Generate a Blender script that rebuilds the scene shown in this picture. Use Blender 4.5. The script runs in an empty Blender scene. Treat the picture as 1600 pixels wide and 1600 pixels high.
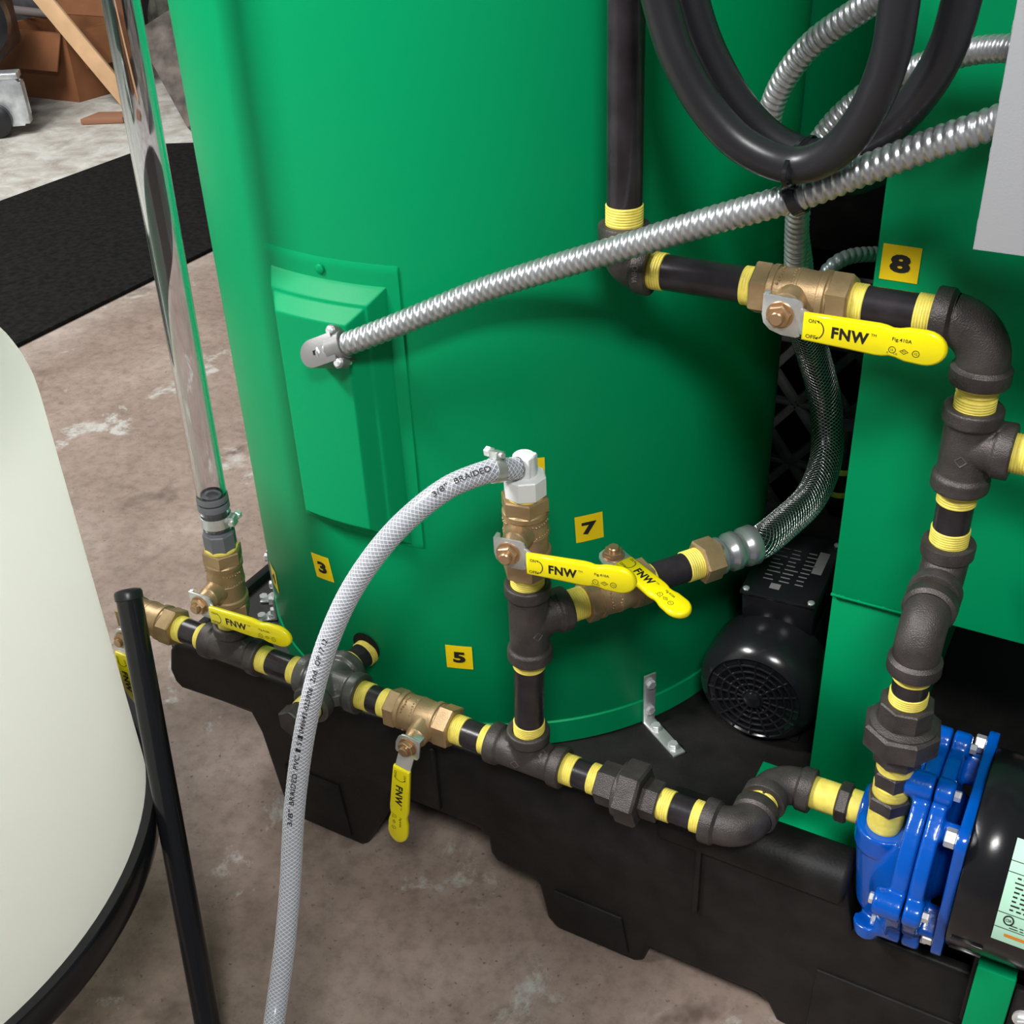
import bpy, bmesh, math, random
from mathutils import Vector as V, Matrix as M
random.seed(7)
PI = math.pi
S = bpy.context.scene
COL = S.collection
# ------------------------------------------------------------------ camera
cam_d = bpy.data.cameras.new('camera'); cam = bpy.data.objects.new('camera', cam_d); COL.objects.link(cam)
cam_d.sensor_width = 36.0; cam_d.lens = 36.0 * 1880 / 1600
cam_d.clip_start = 0.02
_r = V((0.87558, 0.48161, -0.03759)); _u = V((-0.23453, 0.49183, 0.83851)); _b = V((0.42232, -0.72537, 0.54359))
cam.matrix_world = M(((_r.x, _u.x, _b.x, 0.396), (_r.y, _u.y, _b.y, -0.689), (_r.z, _u.z, _b.z, 1.037), (0, 0, 0, 1)))
S.camera = cam
# ------------------------------------------------------------------ light
W = bpy.data.worlds.new('world'); S.world = W; W.use_nodes = True
W.node_tree.nodes['Background'].inputs[0].default_value = (0.86, 0.95, 1.0, 1)
W.node_tree.nodes['Background'].inputs[1].default_value = 0.12

def area(name, loc, target, size, power, color=(1, 1, 1), sy=None):
    d = bpy.data.lights.new(name, 'AREA'); d.energy = power; d.color = color; d.size = size
    if sy: d.shape = 'RECTANGLE'; d.size_y = sy
    o = bpy.data.objects.new(name, d); COL.objects.link(o); o.location = loc
    o.rotation_euler = (V(target) - V(loc)).to_track_quat('-Z', 'Y').to_euler()
    return o
area('workshop_lamp', (-1.4, -1.2, 2.45), (-0.2, 0.1, 0.4), 0.6, 80, (1, 0.985, 0.97), 0.35)
area('front_workshop_lamp', (0.80, -1.35, 2.25), (0.0, 0.1, 0.5), 0.5, 36, (1, 0.99, 0.97), 0.3)
area('far_workshop_lamp', (-2.6, 0.6, 2.6), (-2.6, 1.4, 0), 1.2, 92, (1, 0.99, 0.96))
S.view_settings.view_transform = 'Standard'; S.view_settings.look = 'None'
S.view_settings.exposure = 0.0; S.view_settings.gamma = 1.0; S.view_settings.use_curve_mapping = False

# ------------------------------------------------------------------ materials
def mat(name, col, rough=0.5, metal=0.0, bump=0.0, bscale=300.0, var=0.0, vscale=20.0, spec=0.5, coat=0.0, trans=0.0, ior=1.45, rvar=0.0):
    m = bpy.data.materials.new(name); m.use_nodes = True
    nt = m.node_tree; N = nt.nodes; L = nt.links; p = N['Principled BSDF']
    p.inputs['Base Color'].default_value = (*col, 1); p.inputs['Roughness'].default_value = rough
    p.inputs['Metallic'].default_value = metal; p.inputs['Specular IOR Level'].default_value = spec
    p.inputs['Coat Weight'].default_value = coat; p.inputs['Coat Roughness'].default_value = 0.12
    p.inputs['Transmission Weight'].default_value = trans; p.inputs['IOR'].default_value = ior
    if bump or var or rvar:
        tc = N.new('ShaderNodeTexCoord')
    if bump:
        n = N.new('ShaderNodeTexNoise'); n.inputs['Scale'].default_value = bscale; n.inputs['Detail'].default_value = 3
        b = N.new('ShaderNodeBump'); b.inputs['Strength'].default_value = bump; b.inputs['Distance'].default_value = 0.001
        L.new(tc.outputs['Object'], n.inputs['Vector']); L.new(n.outputs['Fac'], b.inputs['Height']); L.new(b.outputs['Normal'], p.inputs['Normal'])
    if var:
        n = N.new('ShaderNodeTexNoise'); n.inputs['Scale'].default_value = vscale; n.inputs['Detail'].default_value = 4
        r = N.new('ShaderNodeValToRGB')
        r.color_ramp.elements[0].position = 0.3; r.color_ramp.elements[1].position = 0.7
        r.color_ramp.elements[0].color = (*[max(0, c * (1 - var)) for c in col], 1)
        r.color_ramp.elements[1].color = (*[min(1, c * (1 + var)) for c in col], 1)
        L.new(tc.outputs['Object'], n.inputs['Vector']); L.new(n.outputs['Fac'], r.inputs['Fac']); L.new(r.outputs['Color'], p.inputs['Base Color'])
    return m

GREEN = mat('green_enamel', (0.0, 0.285, 0.104), 0.42, bump=0.06, bscale=500, spec=0.14)
IRON = mat('malleable_iron', (0.078, 0.068, 0.066), 0.40, 0.45, bump=0.5, bscale=1000, var=0.3, vscale=60)
IRON2 = mat('smooth_grey_iron', (0.12, 0.12, 0.115), 0.36, 0.5, bump=0.2, bscale=700, var=0.3, vscale=50)
RELIEF = mat('highlit_cast_relief', (0.26, 0.25, 0.25), 0.45, 0.3)  # lettering painted lighter in place of light catching its raised edges
PIPE = mat('black_lacquered_pipe', (0.026, 0.022, 0.026), 0.27, 0.1, bump=0.08, bscale=400, var=0.35, vscale=50)
TAPE = mat('yellow_thread_tape', (0.86, 0.72, 0.13), 0.5, bump=0.15, bscale=1200, var=0.12, vscale=150)
VINYL = mat('yellow_vinyl', (0.88, 0.76, 0.004), 0.28, coat=0.2)
BRASS = mat('cast_brass', (0.44, 0.305, 0.165), 0.42, 0.6, bump=0.22, bscale=900, var=0.16, vscale=60)
BRONZE = mat('bronze_nut', (0.48, 0.31, 0.175), 0.30, 0.7)
ZINC = mat('zinc_plate', (0.70, 0.72, 0.72), 0.30, 0.75, bump=0.05, bscale=200, var=0.1, vscale=80)
CHROME = mat('bright_bolt', (0.93, 0.94, 0.95), 0.25, 0.7)
FLEX = mat('galvanized_flex', (0.50, 0.51, 0.53), 0.33, 0.8, bump=0.1, bscale=500, var=0.1, vscale=70)
FLEX_SHADED = mat('shaded_flex', (0.16, 0.19, 0.19), 0.35, 0.5)  # conduit colour darkened for the shade behind the high valve
DIECAST = mat('die_cast_grey', (0.24, 0.235, 0.235), 0.45, 0.5, bump=0.1, bscale=700)
INK = mat('black_ink', (0.012, 0.011, 0.01), 0.6)
STICK = mat('yellow_sticker_vinyl', (0.86, 0.62, 0.005), 0.4)
BLACKP = mat('black_polyethylene', (0.011, 0.010, 0.010), 0.52, spec=0.35, bump=0.25, bscale=350, var=0.35, vscale=35)
BLACKG = mat('black_gloss_enamel', (0.010, 0.010, 0.012), 0.2, bump=0.03, bscale=300)
RUBBER = mat('black_cable_jacket', (0.017, 0.017, 0.020), 0.34, bump=0.06, bscale=250)
WHITEP = mat('white_polyethylene', (0.94, 0.95, 0.90), 0.42, bump=0.06, bscale=400)
NYLON = mat('white_nylon', (0.86, 0.88, 0.88), 0.35, trans=0.12)
GREYPVC = mat('grey_pvc', (0.15, 0.155, 0.175), 0.4)
BLUE = mat('blue_pump_enamel', (0.0, 0.085, 0.46), 0.2, bump=0.35, bscale=180, coat=0.5)
GREYBOX = mat('grey_powder_coat', (0.36, 0.37, 0.39), 0.45, bump=0.12, bscale=700)
CLEAR = mat('clear_vinyl_tube', (0.90, 0.90, 0.93), 0.03, trans=1.0, ior=1.45)
HOSE = mat('milky_clear_hose', (0.48, 0.50, 0.56), 0.22, trans=0.35, ior=1.3, coat=0.3)
YARN = mat('white_reinforcing_yarn', (0.70, 0.71, 0.76), 0.35, coat=0.3)
BRAIDCORE = mat('dark_braid_core', (0.03, 0.032, 0.033), 0.22, 0.7)
WIRE = mat('stainless_wire', (0.42, 0.43, 0.43), 0.24, 1.0)
GREENLABEL = mat('pale_green_label', (0.47, 0.78, 0.60), 0.45)
ORANGEINK = mat('orange_ink', (0.75, 0.25, 0.02), 0.5)
GREYINK = mat('grey_ink', (0.20, 0.19, 0.195), 0.5)
CARD = mat('brown_cardboard', (0.22, 0.085, 0.034), 0.75, var=0.18, vscale=9)
WOOD = mat('pale_pine', (0.68, 0.43, 0.24), 0.6, var=0.12, vscale=14)
OLDWOOD = mat('weathered_board', (0.095, 0.08, 0.07), 0.8, var=0.6, vscale=22)
DARKSTEEL = mat('dark_machine_steel', (0.05, 0.05, 0.055), 0.4, 0.5, var=0.5, vscale=18)
LATTICE = mat('dusty_dark_plastic', (0.21, 0.20, 0.205), 0.6, var=0.5, vscale=25)
TARP = mat('mottled_grey_canvas', (0.06, 0.058, 0.047), 0.85, bump=0.5, bscale=60, var=0.97, vscale=13)
COPPER = mat('red_wire', (0.45, 0.10, 0.04), 0.4)
VOID = mat('dark_hole', (0.004, 0.004, 0.004), 0.9)

def floor_material():
    m = bpy.data.materials.new('worn_concrete'); m.use_nodes = True
    nt = m.node_tree; N = nt.nodes; L = nt.links; p = N['Principled BSDF']; p.inputs['Roughness'].default_value = 0.62
    p.inputs['Specular IOR Level'].default_value = 0.3
    tc = N.new('ShaderNodeTexCoord')
    def noise(scale, detail=6, rough=0.6, dist=0.0):
        n = N.new('ShaderNodeTexNoise'); n.inputs['Scale'].default_value = scale; n.inputs['Detail'].default_value = detail
        n.inputs['Roughness'].default_value = rough; n.inputs['Distortion'].default_value = dist
        L.new(tc.outputs['Object'], n.inputs['Vector']); return n.outputs['Fac']
    def ramp(f, stops):
        r = N.new('ShaderNodeValToRGB'); e = r.color_ramp.elements
        while len(e) < len(stops): e.new(0.5)
        for k, (pos, c) in enumerate(stops): e[k].position = pos; e[k].color = (*c, 1)
        L.new(f, r.inputs['Fac']); return r.outputs['Color']
    def mix(f, a, b, mode='MIX'):
        x = N.new('ShaderNodeMix'); x.data_type = 'RGBA'; x.blend_type = mode
        if isinstance(f, float): x.inputs[0].default_value = f
        else: L.new(f, x.inputs[0])
        for i, s in ((6, a), (7, b)):
            if isinstance(s, tuple): x.inputs[i].default_value = (*s, 1)
            else: L.new(s, x.inputs[i])
        return x.outputs[2]
    base = ramp(noise(5, 8, 0.62), [(0.3, (0.195, 0.143, 0.115)), (0.5, (0.265, 0.202, 0.168)), (0.7, (0.35, 0.28, 0.24))])
    fine = ramp(noise(55, 5, 0.7), [(0.3, (0.62, 0.60, 0.58)), (0.55, (1, 1, 1)), (0.75, (1.12, 1.1, 1.08))])
    c = mix(0.8, base, fine, 'MULTIPLY')
    stain = ramp(noise(9, 4, 0.55, 0.6), [(0.62, (0, 0, 0)), (0.74, (1, 1, 1))])
    c = mix(stain, c, (0.12, 0.085, 0.07))
    speck = ramp(noise(140, 2, 0.5), [(0.66, (0, 0, 0)), (0.73, (1, 1, 1))])
    c = mix(speck, c, (0.13, 0.11, 0.10))
    chalk = ramp(noise(7, 7, 0.7, 0.3), [(0.585, (0, 0, 0)), (0.66, (0.8, 0.8, 0.8))])
    c = mix(chalk, c, (0.47, 0.47, 0.44))
    # base colour blends into a paler, greyer mix towards the far bay
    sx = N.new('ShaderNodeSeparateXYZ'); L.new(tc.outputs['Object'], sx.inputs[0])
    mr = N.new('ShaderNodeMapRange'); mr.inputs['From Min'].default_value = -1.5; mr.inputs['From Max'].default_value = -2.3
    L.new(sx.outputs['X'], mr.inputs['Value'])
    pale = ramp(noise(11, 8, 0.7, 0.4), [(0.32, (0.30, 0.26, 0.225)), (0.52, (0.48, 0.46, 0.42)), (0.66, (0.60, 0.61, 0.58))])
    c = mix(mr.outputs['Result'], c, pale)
    L.new(c, p.inputs['Base Color'])
    b = N.new('ShaderNodeBump'); b.inputs['Strength'].default_value = 0.25; b.inputs['Distance'].default_value = 0.002
    L.new(noise(60, 5), b.inputs['Height']); L.new(b.outputs['Normal'], p.inputs['Normal'])
    return m
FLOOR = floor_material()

def mat_carpet():
    m = mat('black_carpet', (0.009, 0.0085, 0.0085), 0.95, bump=0.9, bscale=160, var=0.5, vscale=70, spec=0.15)
    return m
CARPET = mat_carpet()

def translucent(m, w):
    nt = m.node_tree; p = nt.nodes['Principled BSDF']; o = nt.nodes['Material Output']
    t = nt.nodes.new('ShaderNodeBsdfTranslucent'); t.inputs['Color'].default_value = (0.96, 0.965, 0.92, 1)
    x = nt.nodes.new('ShaderNodeMixShader'); x.inputs[0].default_value = w
    nt.links.new(p.outputs[0], x.inputs[1]); nt.links.new(t.outputs[0], x.inputs[2]); nt.links.new(x.outputs[0], o.inputs['Surface'])
translucent(WHITEP, 0.80)

# ------------------------------------------------------------------ mesh helpers
def basis(d, hint=None):
    d = V(d).normalized()
    h = V(hint) if hint is not None else (V((0, 0, 1)) if abs(d.z) < 0.9 else V((1, 0, 0)))
    a = (h - d * h.dot(d)).normalized(); b = d.cross(a)
    return a, b, d

def smooth_path(P, step):
    P = [V(p) for p in P]; Q = [P[0] * 2 - P[1]] + P + [P[-1] * 2 - P[-2]]; out = []
    for i in range(1, len(Q) - 2):
        p0, p1, p2, p3 = Q[i - 1:i + 3]
        for k in range(24):
            t = k / 24; t2 = t * t; t3 = t2 * t
            out.append(0.5 * ((2 * p1) + (p2 - p0) * t + (2 * p0 - 5 * p1 + 4 * p2 - p3) * t2 + (3 * p1 - p0 - 3 * p2 + p3) * t3))
    out.append(P[-1])
    acc = [0.0]
    for a, b in zip(out, out[1:]): acc.append(acc[-1] + (b - a).length)
    n = max(2, int(acc[-1] / step)); res = []; j = 0
    for k in range(n + 1):
        s = acc[-1] * k / n
        while j < len(acc) - 2 and acc[j + 1] < s: j += 1
        t = (s - acc[j]) / max(1e-9, acc[j + 1] - acc[j]); res.append(out[j].lerp(out[j + 1], min(1, max(0, t))))
    return res

def frames(P):
    T = [(P[min(i + 1, len(P) - 1)] - P[max(i - 1, 0)]).normalized() for i in range(len(P))]
    a, b, _ = basis(T[0]); F = []
    for i, t in enumerate(T):
        a = (a - t * a.dot(t)).normalized(); F.append((P[i], a, t.cross(a), t))
    return F

class MB:
    def __init__(s): s.v = []; s.f = []; s.m = []; s.mi = 0
    def add(s, vs, fs):
        o = len(s.v); s.v.extend([tuple(x) for x in vs]); s.f.extend([[i + o for i in f] for f in fs]); s.m.extend([s.mi] * len(fs)); return s
    def rings(s, R, cap0=True, cap1=True, closed=False):
        n = len(R[0]); vs = [p for r in R for p in r]; fs = []
        m = len(R)
        for i in range(m if closed else m - 1):
            i2 = (i + 1) % m
            for j in range(n): fs.append([i * n + j, i * n + (j + 1) % n, i2 * n + (j + 1) % n, i2 * n + j])
        if cap0 and not closed: fs.append(list(range(n - 1, -1, -1)))
        if cap1 and not closed: fs.append([(m - 1) * n + j for j in range(n)])
        return s.add(vs, fs)
    def lathe(s, p, d, prof, n=28, rot=0.0, hint=None, cap0=True, cap1=True):
        a, b, d = basis(d, hint); p = V(p); R = []
        for t, r in prof:
            r = max(r, 1e-5)
            R.append([p + d * t + (a * math.cos(rot + 2 * PI * k / n) + b * math.sin(rot + 2 * PI * k / n)) * r for k in range(n)])
        return s.rings(R, cap0, cap1)
    def cyl(s, p0, p1, r, n=24, bev=0.0):
        p0 = V(p0); p1 = V(p1); L = (p1 - p0).length
        pr = [(0, r - bev), (bev, r), (L - bev, r), (L, r - bev)] if bev else [(0, r), (L, r)]
        return s.lathe(p0, p1 - p0, pr, n)
    def hexa(s, p0, p1, r, n=6, rot=0.0, hint=None, bev=0.0012):
        p0 = V(p0); p1 = V(p1); L = (p1 - p0).length
        return s.lathe(p0, p1 - p0, [(0, r - bev), (bev, r), (L - bev, r), (L, r - bev)], n, rot, hint)
    def sweep(s, P, r, n=14, cap=True, closed=False):
        F = frames(P); R = []; acc = 0
        for i, (p, a, b, t) in enumerate(F):
            if i: acc += (P[i] - P[i - 1]).length
            R.append([p + (a * math.cos(2 * PI * k / n) + b * math.sin(2 * PI * k / n)) * (r(acc, 2 * PI * k / n) if callable(r) else r) for k in range(n)])
        return s.rings(R, cap, cap, closed)
    def box(s, c, size, ax=None, bev=0.0):
        c = V(c); ux, uy, uz = ax if ax else (V((1, 0, 0)), V((0, 1, 0)), V((0, 0, 1)))
        x, y, z = [q / 2 for q in size]
        if not bev:
            vs = [c + ux * (i * x) + uy * (j * y) + uz * (k * z) for k in (-1, 1) for j in (-1, 1) for i in (-1, 1)]
            return s.add(vs, [[0, 2, 3, 1], [4, 5, 7, 6], [0, 1, 5, 4], [2, 6, 7, 3], [0, 4, 6, 2], [1, 3, 7, 5]])
        out = []
        for i, j in ((1, 1), (-1, 1), (-1, -1), (1, -1)):
            a0 = {(1, 1): 0, (-1, 1): 90, (-1, -1): 180, (1, -1): 270}[(i, j)]
            for q in (0, 45, 90):
                an = math.radians(a0 + q); out.append((i * (x - bev) + bev * math.cos(an), j * (y - bev) + bev * math.sin(an)))
        return s.slab(out, c - uz * z, ux, uy, uz, 2 * z, bev)
    def slab(s, outline, o, u, v, n, th, bev=0.0):
        """polygon outline in (u, v) extruded along n, rims rounded by bev"""
        o = V(o); u = V(u); v = V(v); n = V(n); k = len(outline)
        area = sum(outline[i][0] * outline[(i + 1) % k][1] - outline[(i + 1) % k][0] * outline[i][1] for i in range(k))
        if area < 0: outline = outline[::-1]
        def inset(d):
            res = []
            for i in range(k):
                p = V(outline[i]); a = (p - V(outline[i - 1])); b = (V(outline[(i + 1) % k]) - p)
                if a.length < 1e-9: a = b
                if b.length < 1e-9: b = a
                a.normalize(); b.normalize(); na = V((-a.y, a.x)); nb = V((-b.y, b.x)); m = (na + nb)
                if m.length < 1e-6: m = na
                m.normalize(); res.append(p + m * (d / max(0.5, m.dot(na))))
            return res
        lev = [(0, 0), (th, 0)] if not bev else [(0, bev), (bev * 0.3, bev * 0.3), (bev, 0), (th - bev, 0), (th - bev * 0.3, bev * 0.3), (th, bev)]
        R = [[o + u * q.x + v * q.y + n * t for q in inset(d)] for t, d in lev]
        return s.rings(R)
    def grid(s, fn, nu, nv):
        vs = [fn(i / nu, j / nv) for j in range(nv + 1) for i in range(nu + 1)]
        return s.add(vs, [[j * (nu + 1) + i, j * (nu + 1) + i + 1, (j + 1) * (nu + 1) + i + 1, (j + 1) * (nu + 1) + i] for j in range(nv) for i in range(nu)])
    def build(s, name, mats, parent=None, sharp=38, label=None, cat=None, group=None, kind=None, remesh=0.0, fix=True):
        me = bpy.data.meshes.new(name); me.from_pydata(s.v, [], s.f)
        mats = mats if isinstance(mats, (list, tuple)) else [mats]
        for q in mats: me.materials.append(q)
        if len(mats) > 1: me.polygons.foreach_set('material_index', s.m)
        if fix:
            bm = bmesh.new(); bm.from_mesh(me); bmesh.ops.recalc_face_normals(bm, faces=bm.faces); bm.to_mesh(me); bm.free()
        o = bpy.data.objects.new(name, me); COL.objects.link(o)
        if remesh:
            rm = o.modifiers.new('remesh', 'REMESH'); rm.mode = 'VOXEL'; rm.voxel_size = remesh
            sm = o.modifiers.new('smooth', 'SMOOTH'); sm.iterations = 6; sm.factor = 0.5
            dg = bpy.context.evaluated_depsgraph_get(); me2 = bpy.data.meshes.new_from_object(o.evaluated_get(dg))
            o.modifiers.clear(); o.data = me2; me = me2
        me.shade_smooth()
        if sharp < 180 and not remesh: me.set_sharp_from_angle(angle=math.radians(sharp))
        if parent is not None:
            o.parent = parent; o.matrix_parent_inverse = ROOTLOC[parent.name]
        tag(o, label, cat, group, kind)
        return o

ROOTLOC = {}
class _D(dict):
    def __missing__(s, k): return M.Identity(4)
ROOTLOC = _D()

def tag(o, label=None, cat=None, group=None, kind=None):
    if label: o['label'] = label
    if cat: o['category'] = cat
    if group: o['group'] = group
    if kind: o['kind'] = kind
    return o

def thing(name, loc, label, cat, group=None):
    o = bpy.data.objects.new(name, None); COL.objects.link(o); o.location = loc; o.empty_display_size = 0.02
    ROOTLOC[o.name] = M.Translation(-V(loc))
    return tag(o, label, cat, group)

# ------------------------------------------------------------------ lettering
_T = {}
def glyphs(body, bold=0.0):
    key = (body, bold)
    if key not in _T:
        cu = bpy.data.curves.new('t', 'FONT'); cu.body = body; cu.size = 1; cu.offset = bold; cu.resolution_u = 3; cu.fill_mode = 'FRONT'; cu.space_character = 1.0 + 2.6 * bold
        ob = bpy.data.objects.new('t', cu); COL.objects.link(ob)
        dg = bpy.context.evaluated_depsgraph_get(); me = bpy.data.meshes.new_from_object(ob.evaluated_get(dg))
        vs = [(p.co.x, p.co.y) for p in me.vertices]; fs = [list(p.vertices) for p in me.polygons]
        bpy.data.objects.remove(ob); bpy.data.meshes.remove(me); bpy.data.curves.remove(cu)
        x0 = min(p[0] for p in vs); x1 = max(p[0] for p in vs); y0 = min(p[1] for p in vs); y1 = max(p[1] for p in vs)
        _T[key] = ([((x - x0) / (x1 - x0), (y - y0) / (y1 - y0)) for x, y in vs], fs)
    return _T[key]

def write(mb, body, cu, cv, w, h, fn, bold=0.0, slant=0.0):
    vs, fs = glyphs(body, bold)
    mb.add([fn(cu + (x - 0.5) * w + (y - .5) * slant, cv + (y - 0.5) * h) for x, y in vs], fs)

def flat_fn(o, u, v, n, off):
    o = V(o); u = V(u).normalized(); v = V(v).normalized(); n = V(n).normalized()
    return lambda a, b: o + u * a + v * b + n * off

def ring2d(mb, fn, cu, cv, r, w, n=20, a0=0, a1=2 * PI):
    full = abs(a1 - a0) > 6.2; k = n if full else n + 1
    vs = []
    for i in range(k):
        t = a0 + (a1 - a0) * i / n
        vs += [fn(cu + math.cos(t) * (r - w / 2), cv + math.sin(t) * (r - w / 2)), fn(cu + math.cos(t) * (r + w / 2), cv + math.sin(t) * (r + w / 2))]
    mb.add(vs, [[2 * i, 2 * i + 1, 2 * ((i + 1) % k) + 1, 2 * ((i + 1) % k)] for i in range(n)])

def rect2d(mb, fn, u0, u1, v0, v1): mb.add([fn(u0, v0), fn(u1, v0), fn(u1, v1), fn(u0, v1)], [[0, 1, 2, 3]])
def tri2d(mb, fn, a, b, c): mb.add([fn(*a), fn(*b), fn(*c)], [[0, 1, 2]])

# ================================================================== THE SETTING
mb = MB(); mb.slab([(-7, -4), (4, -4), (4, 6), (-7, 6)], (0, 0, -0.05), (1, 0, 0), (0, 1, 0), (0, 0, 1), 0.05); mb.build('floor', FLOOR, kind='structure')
WALLM = mat('dim_workshop_wall', (0.035, 0.028, 0.024), 0.85, var=0.5, vscale=3)
mb = MB(); mb.box((-6.9, 1, 1.5), (0.1, 10, 3.0)); mb.build('wall_left', WALLM, kind='structure')
mb = MB(); mb.box((-1.5, 5.95, 1.5), (11, 0.1, 3.0)); mb.build('wall_back', WALLM, kind='structure')

# ================================================================== PIPE PARTS
RP = 0.0134
def nipple(p0, p1, label, ta=0.011, tb=0.011, r=RP, ins=0.004, m=PIPE):
    """black pipe from p0 to p1 (visible length), with yellow tape on its threads; ins = how far it screws in"""
    p0 = V(p0); p1 = V(p1); d = (p1 - p0).normalized(); L = (p1 - p0).length
    t = thing('pipe_nipple', p0.lerp(p1, .5), label, 'pipe', 'black pipe pieces of the manifold')
    i0 = ins if ta else 0; i1 = ins if tb else 0
    b = MB(); b.lathe(p0, d, [(-i0, r - .001), (-i0 + .001, r - 0.0002), (L + i1 - .001, r - 0.0002), (L + i1, r - .001)], 32); b.build('pipe', m, t)
    for a, s0, s1 in ((ta, p0, 1), (tb, p1, -1)):
        if a:
            pr = []; k = max(3, int((a + ins) / 0.0019)); st = (a + ins) / k
            pr.append((-ins, r))
            for q in range(k):
                x = -ins + q * st; pr += [(x + st * .15, r * 1.045), (x + st * .7, r * 1.055), (x + st * .92, r * 1.02)]
            pr.append((a, r))
            b = MB(); b.lathe(s0, d * s1, pr, 36); b.build('thread_tape', TAPE, t, sharp=60)
    return t

RB, RC, RI = 0.0168, 0.0196, 0.0143
def arm(mb, c, d, L, rb=RB, rc=RC, ri=RI, flare=0.0, n=36, start=0.0):
    pr = [(start, rb + flare)]
    if flare: pr += [(start + .006, rb + flare * .55), (start + .011, rb + flare * .15), (start + .015, rb)]
    pr += [(L - .0135, rb), (L - .012, rb + (rc - rb) * .55), (L - .0108, rc - .0002), (L - .0016, rc), (L - .0004, rc - .0006), (L, rc - .0018), (L, ri), (L - .006, ri), (L - .006, 0)]
    mb.lathe(c, d, pr, n, cap0=(start == 0.0))

def curved_text(b, body, c, d, radial, t, w, h, R, turn=False):
    """raised text on a collar: along the circumference around axis d, centred on direction radial, at distance t"""
    d = V(d).normalized(); a = (V(radial) - d * V(radial).dot(d)).normalized(); s = d.cross(a); c = V(c)
    def fn(u, v):
        an = u / R
        return c + d * (t + v) + (a * math.cos(an) + s * math.sin(an)) * (R + 0.0008)
    def fn2(u, v):
        an = v / R
        return c + d * (t + u) + (a * math.cos(an) - s * math.sin(an) * -1) * (R + 0.0004)
    write(b, body, 0, 0, w, h, fn2 if turn else fn, 0.01)

def elbow(c, dA, LA, dB, LB, label, emboss=None, m=IRON, rb=RB, rc=RC):
    c = V(c); dA = V(dA).normalized(); dB = V(dB).normalized()
    t = thing('pipe_elbow', c, label, 'pipe fitting', 'black iron fittings of the manifold')
    Rb = min(LA, LB) - 0.009
    ctr = c + (dA + dB) * Rb
    P = [c + dA * (LA - .012)] + [ctr - (dB * math.cos(q) + dA * math.sin(q)) * Rb for q in [PI / 2 * k / 12 for k in range(13)]] + [c + dB * (LB - .012)]
    b = MB(); b.sweep(P, rb, 32, cap=False)
    arm(b, c, dA, LA, rb, rc, start=LA - .014); arm(b, c, dB, LB, rb, rc, start=LB - .014)
    b.build('body', m, t)
    if emboss:
        e = MB(); n = dA.cross(dB)
        for body, dd, rad, tt, w, h, turn in emboss: curved_text(e, body, c, dd, rad, tt, w, h, rc + .0002, turn)
        e.build('raised_lettering', RELIEF, t, sharp=180)
    return t

def tee(c, d, LA, LB, db, L3, label, m=IRON, extra=None, raised=True, rb=RB, rc=RC):
    c = V(c); d = V(d).normalized(); db = V(db).normalized()
    t = thing('pipe_tee' if not extra else 'pipe_cross', c, label, 'pipe fitting', 'black iron fittings of the manifold')
    b = MB(); b.lathe(c, d, [(-.003, rb * .98), (.003, rb * .98)], 36); arm(b, c, d, LA, rb, rc); arm(b, c, -d, LB, rb, rc); arm(b, c, db, L3, rb, rc)
    if extra: arm(b, c, -db, extra, rb, rc)
    # cast web that fills the inner corners
    for sg in ((1, 1), (-1, 1)) + (((1, -1), (-1, -1)) if extra else ()):
        x = d * sg[0]; y = db * sg[1]; z = x.cross(y); q = rb * .93
        tri = [(q * .4, q * .4), (q + .0065, q * .4), (q + .0055, q + .001), (q + .001, q + .0055), (q * .4, q + .0065)]
        for hh, sc in ((.013, 1.0), (.021, .80)): b.slab([(a * sc, e * sc) for a, e in tri], c - z * hh / 2, x, y, z, hh)
    b.build('body', m, t, remesh=.0009)
    if raised:
        # cast foundry mark: small raised diamond on the flank facing outwards
        e = MB(); nn = d.cross(db); nn = nn if nn.y < 0 else -nn
        if abs(nn.y) < .3: nn = V((0, -1, 0)) - d * V((0, -1, 0)).dot(d)
        nn.normalize(); q = d.cross(nn).normalized(); o = c - d * 0.006
        for k in range(4):
            a0 = k * PI / 2; a1 = a0 + PI / 2
            A = (math.cos(a0) * .0042, math.sin(a0) * .0042); B = (math.cos(a1) * .0042, math.sin(a1) * .0042)
            def onb(x, y):
                an = y / rb
                return o + d * x + (nn * math.cos(an) + q * math.sin(an)) * (rb - .0001)
            e.sweep([onb(*A), onb((A[0] + B[0]) / 2, (A[1] + B[1]) / 2), onb(*B)], 0.0005, 6)
        e.build('cast_mark', IRON2, t)
    return t

def union(p0, p1, label, big=0.0285, n=8, flip=False, rot=0.2, he=0.0198):
    p0 = V(p0); p1 = V(p1); d = (p1 - p0).normalized(); L = (p1 - p0).length
    t = thing('pipe_union', p0.lerp(p1, .5), label, 'pipe fitting', 'black iron fittings of the manifold')
    b = MB(); b.hexa(p0, p0 + d * L * .34, he, 8 if n == 8 else 6, rot); b.lathe(p0, d, [(L * .30, he), (L * .34, big * .86), (L * .40, big * .86)], 32); b.build('threaded_end', IRON, t, sharp=25)
    b = MB(); b.hexa(p0 + d * L * .36, p0 + d * L * .72, big, n, rot, bev=.0022); b.build('union_nut', IRON, t, sharp=20)
    b = MB(); b.hexa(p0 + d * L * .72, p1, he * .93, 8 if n == 8 else 6, rot); b.build('tail_end', IRON, t, sharp=25)
    return t

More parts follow.
